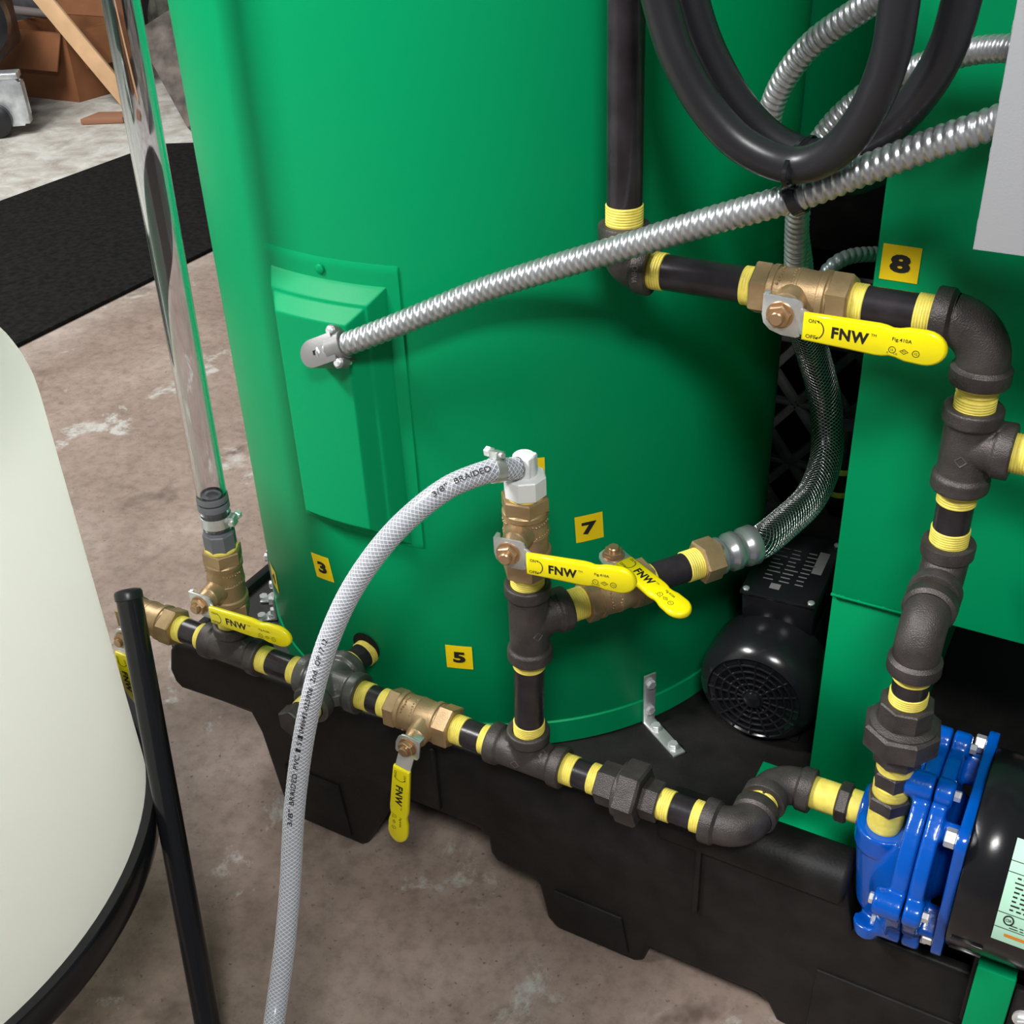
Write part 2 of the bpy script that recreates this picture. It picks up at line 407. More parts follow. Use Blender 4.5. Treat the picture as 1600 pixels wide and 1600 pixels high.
# ------------------------------------------------------------------ ball valves with printed levers
def ball_valve(p0, p1, stem, udir, label, sc=1.0, flip=False, grip=0.106, lettering=True, both=True, kick=0.006, nub=0.0, frac=.45):
    p0 = V(p0); p1 = V(p1); d = (p1 - p0).normalized(); L = (p1 - p0).length; k = L / 0.072
    if flip: p0, p1, d = p1, p0, -d
    n = V(stem).normalized(); u = V(udir); u = (u - n * u.dot(n)).normalized(); v = n.cross(u)
    c = p0 + d * L * frac
    t = thing('ball_valve', c, label, 'valve', 'brass ball valves')
    b = MB()
    h6 = n
    b.hexa(p0, p0 + d * .013 * k, .0196, 6, PI / 6, h6)
    b.lathe(p0, d, [(.011 * k, .0165), (.013 * k, .0185), (.017 * k, .0185), (.0175 * k, .0172), (.022 * k, .0174), (.032 * k, .0182), (.0325 * k, .0186), (.034 * k, .0186), (.0345 * k, .0182), (.044 * k, .0176), (.049 * k, .0178), (.050 * k, .0196), (.0545 * k, .0198), (.0555 * k, .0185), (.057 * k, .0185)], 36)
    b.hexa(p0 + d * .056 * k, p1, .0208, 6, PI / 6, h6)
    b.lathe(c, n, [(.010, .0125), (.0175, .0118), (.0205, .0112), (.027, .0108), (.0285, .0098), (.034, .0090), (.037, .0078)], 28)
    # cast bumps on the shoulder
    q = d.cross(n).normalized()
    for i in range(14):
        an = (i % 7 - 3) * .16 + 1.15; tt = (.021 + .010 * (i // 7) + random.uniform(-.001, .001)) * k
        for sg in (1, -1):
            pp = p0 + d * tt + (n * math.cos(an) + q * sg * math.sin(an)) * .0174
            b.lathe(pp, (pp - (p0 + d * tt)), [(0, .0011), (.0009, .0009), (.0013, .0004)], 6)
    b.build('body', BRASS, t, sharp=30)
    o = c + n * .0375
    b = MB()
    pl = [(-.012, .012), (-.012, -.002), (-.0105, -.0075), (-.006, -.0115), (.002, -.0138), (.0115, -.0138), (.0138, -.0125), (.0138, .0085), (.0128, .0105), (.009, .012)]
    b.slab([(x * sc, y * sc) for x, y in pl], o, u, v, n, .0022, .0004)
    if both: b.slab([(-.012 * sc, .004 * sc), (-.012 * sc, .012 * sc), (-.009 * sc, .012 * sc), (-.009 * sc, .004 * sc)], o - n * .006, u, v, n, .0065, .0004)
    # step up into the grip
    b.slab([(0, -.0006), (.0075, kick * .9), (.020, kick), (.020, kick + .002), (.007, kick + .002), (-.001, .0018)] if not nub else [(0, -.0006), (.010, kick * .6), (nub + .006, kick), (nub + .006, kick + .002), (.009, kick * .6 + .002), (-.001, .0018)], o + u * .013 * sc - v * .010 * sc, u, n, v, .0165 * sc, .0003)
    b.build('lever_plate', ZINC, t, sharp=30)
    b = MB(); b.lathe(o, n, [(.0022, .0095), (.003, .0098), (.0034, .0092)], 24); b.hexa(o + n * .0032, o + n * .0082, .0084, 6, .3, u, .0006); b.lathe(o, n, [(.008, .0050), (.0112, .0050), (.0120, .0042)], 18)
    b.build('stem_nut', BRONZE, t, sharp=30)
    g0 = .0165 * sc + nub; hw = sc
    top = [(0, .0090), (.030, .0098), (.056, .0104), (.0615, .0100), (.066, .0090), (.0705, .0093), (.077, .0108), (.090, .0112)]
    fL = grip / .106
    top = [(x * fL, y * hw) for x, y in top]
    R = .0112 * hw; e = [(top[-1][0] + R * 1.05 * math.sin(a) * (grip - top[-1][0]) / (R * 1.05), R * math.cos(a)) for a in [PI * i / 12 for i in range(1, 12)]]
    out = top + e + [(x, -y) for x, y in top[::-1]]
    cv = -.0022 * sc
    gt = .0062
    gb = o + u * g0 + v * cv + n * (kick - .002)
    b = MB(); b.slab(out, gb, u, v, n, gt, .0021); grip_o = b.build('lever_grip', VINYL, t, sharp=70)
    if lettering:
        fn = flat_fn(gb, u, v, n, gt + .00015); x = fL; y = hw
        b = MB()
        write(b, 'FNW', .0365 * x, 0, .0275 * x, .0078 * y, fn, .042)
        write(b, 'ON', .0075 * x, .0052 * y, .0055 * x, .0026 * y, fn, .01); write(b, 'OFF', .0075 * x, -.0052 * y, .0078 * x, .0026 * y, fn, .01)
        ring2d(b, fn, .0085 * x, 0, .0068 * y, .0007, 12, -.9, .9)
        tri2d(b, fn, (.0105 * x, .0060 * y), (.0128 * x, .0062 * y), (.0131 * x, .0042 * y)); tri2d(b, fn, (.0105 * x, -.0060 * y), (.0128 * x, -.0062 * y), (.0131 * x, -.0042 * y))
        write(b, 'TM', .0535 * x, .0032 * y, .0040 * x, .0018 * y, fn)
        write(b, 'Fig.410A', .074 * x, .0030 * y, .0140 * x, .0030 * y, fn, .012)
        for cu, ty in ((.068, 0), (.0765, 1), (.085, 2)):
            if ty == 1:
                for s0 in range(4):
                    a0 = s0 * PI / 2; A = (math.cos(a0), math.sin(a0)); B = (math.cos(a0 + PI / 2), math.sin(a0 + PI / 2))
                    b.add([fn(cu * x + A[0] * .0030, -.0038 * y + A[1] * .0019), fn(cu * x + B[0] * .0030, -.0038 * y + B[1] * .0019), fn(cu * x + B[0] * .0024, -.0038 * y + B[1] * .0014), fn(cu * x + A[0] * .0024, -.0038 * y + A[1] * .0014)], [[0, 1, 2, 3]])
                write(b, 'FM', cu * x, -.0038 * y, .0022, .0012, fn)
            else:
                ring2d(b, fn, cu * x, -.0038 * y, .0022, .00045, 16)
                write(b, 'UL' if ty == 0 else 'G', cu * x, -.0038 * y, .0020, .0016, fn)
        write(b, 'c', .0650 * x, -.0060 * y, .0012, .0012, fn); write(b, 'US', .0708 * x, -.0062 * y, .0022, .0013, fn)
        b.build('lettering', INK, grip_o, sharp=180)
        grip_o.data.update()
    return t

# ================================================================== GREEN TANK
AX = V((-.203, .345, 0)); RT = 0.29
def on_tank(th, z, r=RT): a = math.radians(th); return V((AX.x + r * math.cos(a), AX.y + r * math.sin(a), z))
tank = thing('storage_tank', (AX.x, AX.y, .165), 'tall green cylindrical tank standing on the black pallet behind the pipes', 'tank')
b = MB(); b.lathe((AX.x, AX.y, 0), (0, 0, 1), [(.1655, RT - .02), (.166, RT - .002), (.167, RT + .0012), (.1945, RT + .0012), (.196, RT - .0004), (.198, RT - .0004), (.199, RT), (1.46, RT), (1.50, RT - .02), (1.54, .15), (1.55, 0)], 128); b.build('shell', GREEN, tank)
# conformal access cover: flange plate and a two-step raised lid
def cover_fn(th0, th1, z0, z1, prof, base):
    def fn(i, j):
        th = th0 + (th1 - th0) * i; z = z0 + (z1 - z0) * j
        w = math.radians(th1 - th0) * RT; x = i * w; y = (z - z0)
        dd = min(x, w - x, y, z1 - z)
        hh = prof[-1][1]
        for (a, ha), (c, hc) in zip(prof, prof[1:]):
            if dd <= c: hh = ha + (hc - ha) * (dd - a) / (c - a); break
        return on_tank(th, z, RT + base + hh)
    return fn
b = MB(); b.grid(cover_fn(-104.2, -76.6, .404, .6835, [(0, -.001), (.0006, .0012), (.0012, .0014), (9, .0014)], 0), 90, 60); b.build('access_flange', GREEN, tank, sharp=50)
b = MB(); b.grid(cover_fn(-103.0, -79.0, .410, .664, [(0, -.0005), (.002, .002), (.0125, .0125), (.0135, .0132), (.0155, .0132), (.0265, .0245), (.0275, .0252), (9, .0252)], .001), 150, 240); cov = b.build('access_cover', GREEN, tank, sharp=60)
b = MB(); p = on_tank(-91.1, .672, RT + .0018); n_ = (p - V((AX.x, AX.y, p.z))).normalized()
b.lathe(p, n_, [(0, .0042), (.0014, .0042), (.0024, .0030), (.0026, 0)], 18); b.build('cover_screw', GREEN, tank)
# torn round opening where the bottom nipple enters
b = MB(); cth, cz = -92.6, .265
b.grid(lambda i, j: on_tank(cth + math.degrees((.0165 * (.02 + .98 * j)) * math.cos(2 * PI * i) / RT) + .35, cz + .003 + .0165 * (.02 + .98 * j) * math.sin(2 * PI * i), RT + .0006), 32, 3); b.build('pipe_opening', VOID, tank)
def tank_sticker(th, z, rot, digit, h=.0135, w=.0125):
    rr = math.radians(rot)
    def fn(off):
        def g(x, y):
            X = x * math.cos(rr) - y * math.sin(rr); Y = x * math.sin(rr) + y * math.cos(rr)
            return on_tank(th + math.degrees(X / RT), z + Y, RT + off)
        return g
    b = MB(); g = fn(.0006); b.grid(lambda i, j: g((i - .5) * .0265, (j - .5) * .0285), 8, 2)
    s = b.build('number_sticker', STICK, tank, label='yellow sticker with black number ' + digit)
    b = MB(); write(b, digit, 0, 0, w, h, fn(.0010), .05); b.build('digit', INK, s, sharp=180)
tank_sticker(-101.5, .348, 8, '3'); tank_sticker(-127.6, .262, 4, '4'); tank_sticker(-71.8, .281, 0, '5'); tank_sticker(-56.9, .4915, 0, '6'); tank_sticker(-46.4, .4255, 3, '7', w=.0145)

# ================================================================== BLACK PALLET
pal = thing('spill_pallet', (0.1, .4, 0), 'black plastic spill pallet on moulded feet under the green tank', 'pallet')
b = MB()
deck = [(-.4960, .075), (-.487, .045), (-.462, .030), (.62, .030), (.62, .648), (-.496, .648)]
b.slab(deck, (0, 0, .135), (1, 0, 0), (0, 1, 0), (0, 0, 1), .030, .003); b.build('deck', BLACKP, pal)
b = MB()
sk = [(-.466, .196), (-.474, .165), (-.470, .148), (-.462, .141), (-.362, .146), (-.352, .12), (-.336, .012), (-.326, .001), (-.232, .0), (-.224, .006), (-.196, .060), (-.184, .106), (-.074, .106), (-.064, .098), (-.062, .076), (-.055, .066), (-.012, .063), (-.006, .055), (.002, .012), (.012, .001), (.100, .0), (.109, .006), (.113, .030), (.226, .030), (.236, .022), (.246, .002), (.262, 0), (.60, .0), (.60, .165), (.300, .165), (.290, .209), (-.455, .209)]
b.slab(sk, (0, .044, 0), (1, 0, 0), (0, 0, 1), (0, -1, 0), .022, .0045); b.build('front_skirt', BLACKP, pal, sharp=50)
b = MB()
b.slab([(-.05, .135), (-.05, .172), (-.04, .174), (.135, .174), (.150, .164), (.545, .164), (.545, 0), (.42, 0), (.40, .10), (.30, .10), (.28, 0), (.12, 0), (.10, .10), (-.05, .135)], (-.4955, .1, 0), (0, 1, 0), (0, 0, 1), (1, 0, 0), .012, .002); b.build('side_skirt', BLACKP, pal)
b = MB(); b.sweep([V((-.458, .034, .2055)), V((.288, .034, .2055))], .0075, 14); b.build('rim_lip', BLACKP, pal)
b = MB(); b.slab([(.018, .196), (.018, .211), (.026, .224), (.040, .229), (.056, .226), (.070, .212), (.074, .19)], (.118, 0, 0), (0, 1, 0), (0, 0, 1), (1, 0, 0), .172, .006); b.build('rim_bulge', BLACKP, pal, sharp=60)
for x, y in ((-.28, .15), (.055, .15), (.34, .15), (-.28, .56), (.055, .56), (.34, .56)):
    b = MB(); b.box((x, y, .0685), (.11, .12, .135), bev=.012); b.build('foot', BLACKP, pal)
for x0, x1, z1 in ((-.330, -.238, .085), (.006, .098, .060), (.270, .42, .10)):
    b = MB(); b.slab([(x0 + .004, .012), (x0 + .010, .006), (x1 - .008, .006), (x1 - .004, .012), (x1 - .012, z1), (x0 + .006, z1)], (0, .0235, 0), (1, 0, 0), (0, 0, 1), (0, -1, 0), .004, .0018); b.build('foot_panel', BLACKP, pal)
for x in (-.12, .16, .40):
    b = MB(); b.box((x, .021, .155), (.006, .006, .085), bev=.002); b.build('skirt_rib', BLACKP, pal)

# ================================================================== FRONT MANIFOLD
Z0 = .260
def fx(x): return V((x, 0, Z0))
ball_valve(fx(-.490), fx(-.416), (0, -1, 0), (0, 0, -1), 'brass ball valve at the far left pipe end, half hidden by the black post', 1.0)
nipple(fx(-.416), fx(-.377), 'short black pipe right of the leftmost brass valve', .010, .009)
TX = -.338
tee(fx(TX), (1, 0, 0), .034, .039, (0, 0, 1), .036, 'black iron tee under the upright valve of the clear tube', raised=False)
nipple(fx(-.304), fx(-.254), 'black pipe between the left tee and the grey cross', .011, .012)
tee(fx(-.218), (1, 0, 0), .036, .036, (0, 1, 0), .030, 'smooth grey iron pipe cross behind the clear braided hose', IRON2, .036, False, .0175, .0205)
nipple((-.218, .030, Z0), (-.214, .062, Z0 + .001), 'stub of black pipe from the grey cross into the green tank', .006, .013)
# drain plug screwed in the front of the cross
pl_t = thing('drain_plug', (-.218, -.05, Z0), 'dark iron hex plug on the front of the grey cross behind the hose', 'pipe fitting')
b = MB(); b.cyl((-.218, -.032, Z0), (-.218, -.052, Z0), RP, 28); b.hexa((-.218, -.0505, Z0), (-.218, -.066, Z0), .0165); b.build('plug', IRON, pl_t, sharp=25)
b = MB(); b.lathe((-.218, -.036, Z0), (0, -1, 0), [(0, RP), (.001, RP * 1.05), (.010, RP * 1.05), (.011, RP)], 28); b.build('thread_tape', TAPE, pl_t)
nipple(fx(-.182), fx(-.148), 'black pipe between the grey cross and the valve with the hanging lever', .011, .010)
ball_valve(fx(-.148), fx(-.077), (0, -1, 0), (-.15, 0, -1), 'brass ball valve on the front pipe with its yellow lever hanging down', 1.0, grip=.106, frac=.63, nub=.010)
nipple(fx(-.077), fx(-.0385), 'short black pipe between the hanging-lever valve and the riser tee', .012, .008)
tee(fx(.0015), (1, 0, 0), .0365, .040, (0, 0, 1), .033, 'black iron tee at the foot of the short vertical riser')
nipple(fx(.038), fx(.0725), 'black pipe between the riser tee and the hexagonal union', .011, .009)
union(fx(.0725), fx(.1300), 'black iron hexagonal union lying in the front pipe', .0285, 6, rot=.35, he=.0195)
nipple(fx(.1300), fx(.1690), 'black pipe between the front union and the low elbow', .011, .009)
EY = .070
elbow((.2055, 0, Z0), (-1, 0, 0), .0365, (0, 1, 0), .032, 'lowest black elbow at the right end of the front pipe', m=IRON)
nipple((.2055, .032, Z0), (.2065, EY - .032, Z0), 'yellow-taped close nipple between the two lower elbows', .003, .003, m=TAPE)
elbow((.2075, EY, Z0 + .001), (0, -1, 0), .032, (1, 0, 0), .0345, 'second low black elbow turning to the blue pump inlet')
def bushing(p0, p1, L0, L1, label, rh=.0175, nm='hex_bushing'):
    """hex ring between two taped threads"""
    p0 = V(p0); p1 = V(p1); d = (p1 - p0).normalized(); L = (p1 - p0).length
    t = thing(nm, p0, label, 'pipe fitting')
    b = MB(); b.hexa(p0 + d * L0, p1 - d * L1, rh, 6, .25, bev=.0015); b.build('hex_ring', IRON, t, sharp=25)
    for a, s0, s1 in ((L0, p0, d), (L1, p1, -d)):
        if a > 0:
            b = MB(); k = max(2, int(a / .0022)); pr = [(-.004, RP * .97)]
            for q in range(k): pr += [(a * (q + .1) / k, RP * 1.05), (a * (q + .8) / k, RP * 1.06)]
            pr += [(a, RP)]; b.lathe(s0, s1, pr, 32); b.build('thread_tape', TAPE, t, sharp=60)
    return t
bushing((.242, EY, Z0 + .001), (.2835, EY, Z0 + .001), .0215, .0095, 'black hex bushing with yellow tape at the blue pump inlet')

# ---- riser with the two crossing levers
RX = .0055
tee((RX + .001, 0, .4165), (0, 0, 1), .0395, .0395, (.570, .821, 0), .036, 'black iron tee on the riser below the hose valve')
nipple((.0025, 0, Z0 + .033), (RX, 0, .377), 'short vertical black riser pipe above the front tee', .010, .010)
nipple((RX + .001, 0, .456), (RX + .0015, 0, .4675), 'yellow-taped nipple under the upright brass valve with the hose', .0055, .0055, m=TAPE)
ball_valve((RX + .0015, 0, .5405), (RX + .0015, 0, .4675), (.15, -.99, 0), (1, .15, .0), 'upright brass ball valve on the riser, below the white hose elbow', 1.0, grip=.086, frac=.40)
sd = V((.570, .821, 0)).normalized(); so = V((RX + .001, 0, .4165))
nipple(so + sd * .036, so + sd * .052, 'yellow-taped nipple between the riser tee and the slanting side valve', .014, .002)
ball_valve(so + sd * .052, so + sd * .116, (.03, -.06, 1), (.88, -.47, 0), 'brass ball valve on the slanting side branch with its lever across', .95, grip=.082)
nipple(so + sd * .116, so + sd * .166, 'black pipe of the side branch towards the steel braided hose', .004, .013)

# ---- white hose elbow on top of the riser valve
wb = thing('hose_barb_elbow', (RX, 0, .54), 'white nylon hose elbow on top of the riser valve', 'pipe fitting')
wx = RX + .002
b = MB(); b.hexa((wx, 0, .5415), (wx, 0, .5590), .0172, 8, .2, bev=.001); b.lathe((wx, 0, 0), (0, 0, 1), [(.559, .0150), (.560, .0100), (.5755, .0088), (.5765, .0078)], 20)
b.box((wx + .001, 0, .5665), (.015, .015, .0205), bev=.002)
hd0 = V((-.41, -.91, .04)).normalized(); b.cyl(V((wx, 0, .5685)), V((wx, 0, .5685)) + hd0 * .024, .0066, 18)
b.build('elbow_body', NYLON, wb, sharp=30)
b = MB(); b.lathe((wx, 0, 0), (0, 0, 1), [(.5395, .0135), (.5405, .0152), (.5425, .0152), (.543, .014)], 28); b.build('thread_tape', TAPE, wb)

# ---- clear braided hose
HP = [(.0065, -.0080, .5690), (.0040, -.0140, .5703), (-.0010, -.0245, .5738), (-.0075, -.0365, .5758), (-.0260, -.0570, .5696), (-.0483, -.0780, .5497), (-.0671, -.0970, .5245), (-.0863, -.1140, .4889), (-.1006, -.1300, .4484), (-.1094, -.1450, .4076), (-.1181, -.1600, .3546), (-.1200, -.1800, .2993), (-.1144, -.2050, .2428), (-.1044, -.2350, .2014), (-.0980, -.2600, .1689), (-.0846, -.2900, .1486), (-.05, -.36, .10), (.02, -.46, .03), (.10, -.55, .0135), (.2, -.62, .0095)]
RH = .0086
hose = thing('clear_braided_hose', HP[0], 'clear braided hose curving down from the white elbow to the bottom edge', 'hose')
path = smooth_path(HP, .003)
b = MB(); b.sweep(path, RH, 20); core = b.build('hose_wall', HOSE, hose, sharp=180)
F = frames(path)
def strands(nst, pitch, r, wid, thick, sgn, F, off=0.0):
    out = MB(); step = 1
    for s in range(nst):
        R = []; acc = 0
        for i in range(len(F)):
            p, a, bb, t = F[i]
            if i: acc += (F[i][0] - F[i - 1][0]).length
            an = sgn * 2 * PI * acc / pitch + 2 * PI * s / nst + off
            er = a * math.cos(an) + bb * math.sin(an); et = -a * math.sin(an) + bb * math.cos(an)
            c = p + er * r
            R.append([c + et * wid, c + er * thick, c - et * wid, c - er * thick])
        out.rings(R)
    return out
fine = frames(smooth_path(HP, .0022))
m1 = strands(11, .040, RH, .00062, .00022, 1, fine); m2 = strands(11, .040, RH, .00062, .00022, -1, fine)
m1.add(m2.v, m2.f); m1.build('reinforcing_yarn', YARN, hose, sharp=180, kind='stuff')
# printed line along the hose
acc = [0.0]
for i in range(1, len(F)): acc.append(acc[-1] + (F[i][0] - F[i - 1][0]).length)
CAMP = cam.location
def hose_fn(s0, sgn, tilt=0.0):
    def fn(u, v):
        s = s0 + sgn * u
        i = min(range(len(acc)), key=lambda q: abs(acc[q] - s)); p, a, bb, t = F[i]; p = p + t * (s - acc[i])
        outw = V((.42, -.73, .54)); outw = (outw - t * outw.dot(t)).normalized(); side = t.cross(outw)
        an = (v * -sgn + tilt) / RH
        return p + (outw * math.cos(an) + side * math.sin(an)) * (RH + .0005)
    return fn
b = MB()
def hose_s(z): return acc[min((i for i in range(len(F)) if F[i][0].x < -.05 or i > 60), key=lambda q: abs(F[q][0].z - z))]
g = hose_fn(0, 1)
sA = hose_s(.292); sB = hose_s(.428)
def hprint(body, s_start, w, h):
    """text that starts at arc length s_start and runs back towards the white elbow"""
    write(b, body, 0, 0, w, h, hose_fn(s_start - w / 2, -1, .0015), .012)
q = sA
for body, w in (('3/8"', .015), ('BRAIDED', .029), ('PVC', .013)): hprint(body, q, w, .0042); q -= w + .004
rect2d(b, hose_fn(q - .001, -1, .0015), -.0015, .0015, -.0022, .0022); q -= .006
hprint('51', q, .006, .0042); q -= .009
rect2d(b, hose_fn(q + .001, -1, .0015), -.0015, .0015, -.0022, .0022); q -= .003
hprint('046643-025906', q, .043, .0042); q -= .048
hprint('2nd', q, .010, .0042); q -= .015
hprint('OP 17 12', q, .024, .0042); q -= .03
b.build('printed_text', INK, hose, sharp=180); b = MB()
hprint('3/8"', .072, .012, .0042); hprint('BRAIDED', .055, .026, .0042)
b.build('printed_text', INK, hose, sharp=180)
# worm clamp at the barb
def clamp(c, d, r, w, label, screw_dir, parent=None):
    t = thing('hose_clamp', c, label, 'clamp', 'worm drive hose clamps')
    d = V(d).normalized(); c = V(c)
    b = MB(); b.lathe(c - d * w / 2, d, [(0, r), (0, r + .0008), (w, r + .0008), (w, r)], 36, cap0=False, cap1=False); b.build('band', ZINC, t)
    sd_ = V(screw_dir); sd_ = (sd_ - d * sd_.dot(d)).normalized(); tg = d.cross(sd_)
    b = MB(); b.box(c + sd_ * (r + .003), (.010, w * .95, .006), (tg, d, sd_), .001); b.build('screw_housing', ZINC, t, sharp=30)
    b = MB(); q = c + sd_ * (r + .0036); b.cyl(q - tg * .008, q + tg * .008, .0022, 14); b.hexa(q + tg * .006, q + tg * .012, .0042, 6, bev=.0006); b.build('clamp_screw', CHROME, t, sharp=30)
    b = MB()
    for i in range(9):
        an = -.9 + i * .22; rad = (sd_ * math.cos(an + PI * .62) + tg * math.sin(an + PI * .62)); ta = d.cross(rad)
        b.box(c + rad * (r + .0009), (.0006, w * .5, .0007), (ta, d, rad))
    b.build('band_slot', VOID, t)
    return t
i5 = 7; clamp(F[i5][0], F[i5][3], RH + .0003, .0085, 'small steel worm clamp holding the clear hose on the white elbow', (.2, .8, .5))

# ---- sight tube on the left
TZ0 = Z0 + .036
nipple((TX + .001, 0, TZ0), (TX + .002, 0, TZ0 + .011), 'pale taped nipple between the left tee and its upright valve', .005, .005, m=TAPE)
VB = V((TX + .002, 0, TZ0 + .011)); VT = V((TX + .0075, 0, .389))
ball_valve(VT, VB, (.03, -1, 0), (1, .03, .0), 'upright brass ball valve below the clear sight tube', 1.0, grip=.094, frac=.52)
td = (V((-.3185, 0, .882)) - VT).normalized()
gb_ = thing('barb_adapter', VT, 'grey plastic hose adapter in the bottom of the clear sight tube', 'pipe fitting')
b = MB(); b.hexa(VT + td * .001, VT + td * .020, .0158, 8, .2); b.lathe(VT, td, [(.020, .0128), (.024, .0108), (.058, .0106)] + [(.058 + .0, .0106)], 28)
b.lathe(VT, td, [(.030, .0098), (.0545, .0098), (.055, .0102), (.061, .0090), (.061, .0058), (.030, .0058)], 28)
b.build('adapter_body', GREYPVC, gb_, sharp=30)
b = MB(); b.lathe(VT, td, [(-.001, .0145), (0, .0160), (.002, .0160), (.003, .0148)], 30); b.build('thread_tape', TAPE, gb_)
st = thing('sight_tube', VT, 'clear vinyl sight tube rising along the left of the green tank', 'tube')
b = MB(); TB = VT + td * .0245; TL = .85; b.lathe(TB, td, [(0, .0112), (0, .0140), (TL, .0140), (TL, .0112)], 48, cap0=False, cap1=False)
nn = len(b.v) // 4
b.f += [[3 * nn + j, 3 * nn + (j + 1) % nn, (j + 1) % nn, j] for j in range(nn)]; b.m += [0] * nn
b.build('tube_wall', CLEAR, st, sharp=60)
clamp(VT + td * .034, td, .0142, .011, 'steel worm clamp around the foot of the clear sight tube', (.95, .3, 0))
# grey pvc rim of the barb seen above the clamp
b = MB(); b.lathe(VT, td, [(.046, .0142), (.047, .0150), (.0525, .0150), (.0535, .0143)], 36, cap0=False, cap1=False)
b.lathe(VT, td, [(.0545, .0143), (.0555, .0150), (.0605, .0147), (.0615, .0140)], 36, cap0=False, cap1=False); b.build('tube_cuff', GREYPVC, gb_)

# ================================================================== UPPER PIPE RUN
YU = .1; ZU = .697; UX = .0435
nipple((UX, YU - .003, 1.30), (UX, YU, ZU + .033), 'long vertical black pipe in front of the green tank', 0, .0145, ins=.004)
elbow((UX, YU, ZU), (0, 0, 1), .033, (1, 0, 0), .0235 + .0, 'black iron elbow at the foot of the long vertical pipe', emboss=[('CHINA', (1, 0, 0), (.1, -1, .15), .0176, .0125, .0045, False)], m=IRON)
nipple((UX + .0235, YU, ZU), (.1465, YU, ZU), 'upper black pipe between the long vertical pipe and valve eight', .0105, .0085)
ball_valve((.1465, YU, ZU), (.2165, YU, ZU), (0, -1, 0), (1, 0, -.012), 'brass ball valve high on the right with its lever along the pipe', 1.08, grip=.095)
nipple((.2165, YU, ZU), (.2715, YU, ZU), 'upper black pipe between the high brass valve and the top right elbow', .0095, .0115)
elbow((.308, YU, ZU), (-1, 0, 0), .0365, (0, 0, -1), .042, 'large black iron elbow at the top right corner of the pipes', rb=.0178, rc=.0206)
nipple((.308, YU, ZU - .042), (.308, YU, .637), 'yellow-taped nipple under the top right elbow', .008, .008, m=TAPE)
tee((.308, YU, .607), (0, 0, 1), .030, .036, (1, 0, 0), .031, 'black iron tee on the right riser with a branch leaving the picture', rb=.0178, rc=.0206)
nipple((.339, YU, .607), (.60, YU, .607), 'black branch pipe at the right picture edge', .013, 0)
nipple((.308, YU, .571), (.308, YU, .5245), 'glossy black pipe between the right tee and the offset elbows', .0125, .012)
elbow((.3085, YU, .4935), (0, 0, 1), .031, (0, -1, 0), .0325, 'upper black elbow of the offset pair on the right riser')
LY = .030; LX = .309
nipple((.3085, YU - .0325, .4935), (LX, LY + .0325, .4935), 'yellow-taped close nipple between the two offset elbows', .0025, .0025, m=TAPE)
elbow((LX, LY, .4935), (0, 1, 0), .0325, (0, 0, -1), .0395, 'lower black elbow of the offset pair above the round union')
nipple((LX, LY, .454), (LX, LY, .4245), 'short black pipe between the offset elbow and the round union', .008, .0095)
union((LX, LY, .4245), (LX, LY, .3660), 'large octagonal black union above the blue pump', .0292, 8, he=.0205)
bushing((LX, LY, .3660), (LX, LY, .3375), .0105, .0025, 'small hex fitting under the octagonal union', .0158)
bushing((LX, LY, .3375), (LX, LY, .2945), .0085, .0205, 'black hex bushing with wide yellow tape in the pump outlet', .0172)

# ================================================================== BLUE PUMP AND MOTOR
PY, PZ = .055, .270
pump = thing('water_pump', (.32, PY, .165), 'blue cast iron pump casing at the lower right', 'pump')
b = MB()
XA = V((1, 0, 0)); LOBES = (62, 108, 180, 238, 298, 2)
b.lathe((.2835, EY, Z0 + .001), XA, [(0, .0215), (.0015, .0232), (.020, .0230), (.045, .026)], 40)
b.lathe((LX, LY, .2935), (0, 0, -1), [(0, .0205), (.001, .0216), (.020, .0216)], 40); b.lathe((LX, LY, .280), (.14, .12, -1), [(0, .0205), (.030, .0220), (.075, .0245), (.090, .020)], 40)
b.lathe((0, PY, PZ), XA, [(.3265, .050), (.3275, .079), (.339, .080), (.3395, .0775), (.3405, .0775)], 56)
b.lathe((0, .047, .247), XA, [(.302, .020), (.306, .030), (.313, .043), (.322, .056), (.330, .066)], 48)
for an in LOBES:
    an = math.radians(an); q = V((.330, PY + .081 * math.cos(an), PZ + .081 * math.sin(an)))
    b.lathe(q - XA * .012, XA, [(0, .010), (.002, .0115), (.022, .0115)], 20)
b.lathe((.313, .012, .198), (0, -.25, -1), [(0, .013), (.012, .010), (.014, .007)], 18)
b.build('volute_casing', BLUE, pump, remesh=.0016)
b = MB()
b.lathe((0, PY, PZ), XA, [(.3408, .0775), (.3415, .0800), (.352, .0800), (.353, .078)], 56)
b.lathe((0, PY, PZ), XA, [(.352, .060), (.356, .046), (.364, .040)], 40)
for an in LOBES:
    an = math.radians(an); q = V((.3412, PY + .081 * math.cos(an), PZ + .081 * math.sin(an)))
    b.lathe(q, XA, [(0, .0113), (.012, .0113), (.014, .010)], 20)
for an in (50, 128, 215, 310):
    a = math.radians(an); er = V((0, math.cos(a), math.sin(a))); et = V((0, -math.sin(a), math.cos(a)))
    b.box(V((.360, PY, PZ)) + er * .063, (.022, .026, .016), (XA, er, et), .003)
b.build('bracket', BLUE, pump, remesh=.0016)
b = MB()
oc = []
for k in range(4):
    a0 = math.radians(45 + 90 * k)
    for q in (-50, -30, -10, 10, 30, 50):
        a = a0 + math.radians(q); oc.append((.0775 * math.cos(a0) + .0140 * math.cos(a), .0775 * math.sin(a0) + .0140 * math.sin(a)))
b.slab(oc, (.3650, PY, PZ + .008), (0, 1, 0), (0, 0, 1), (1, 0, 0), .0085, .0015); b.build('motor_flange', BLUE, pump)
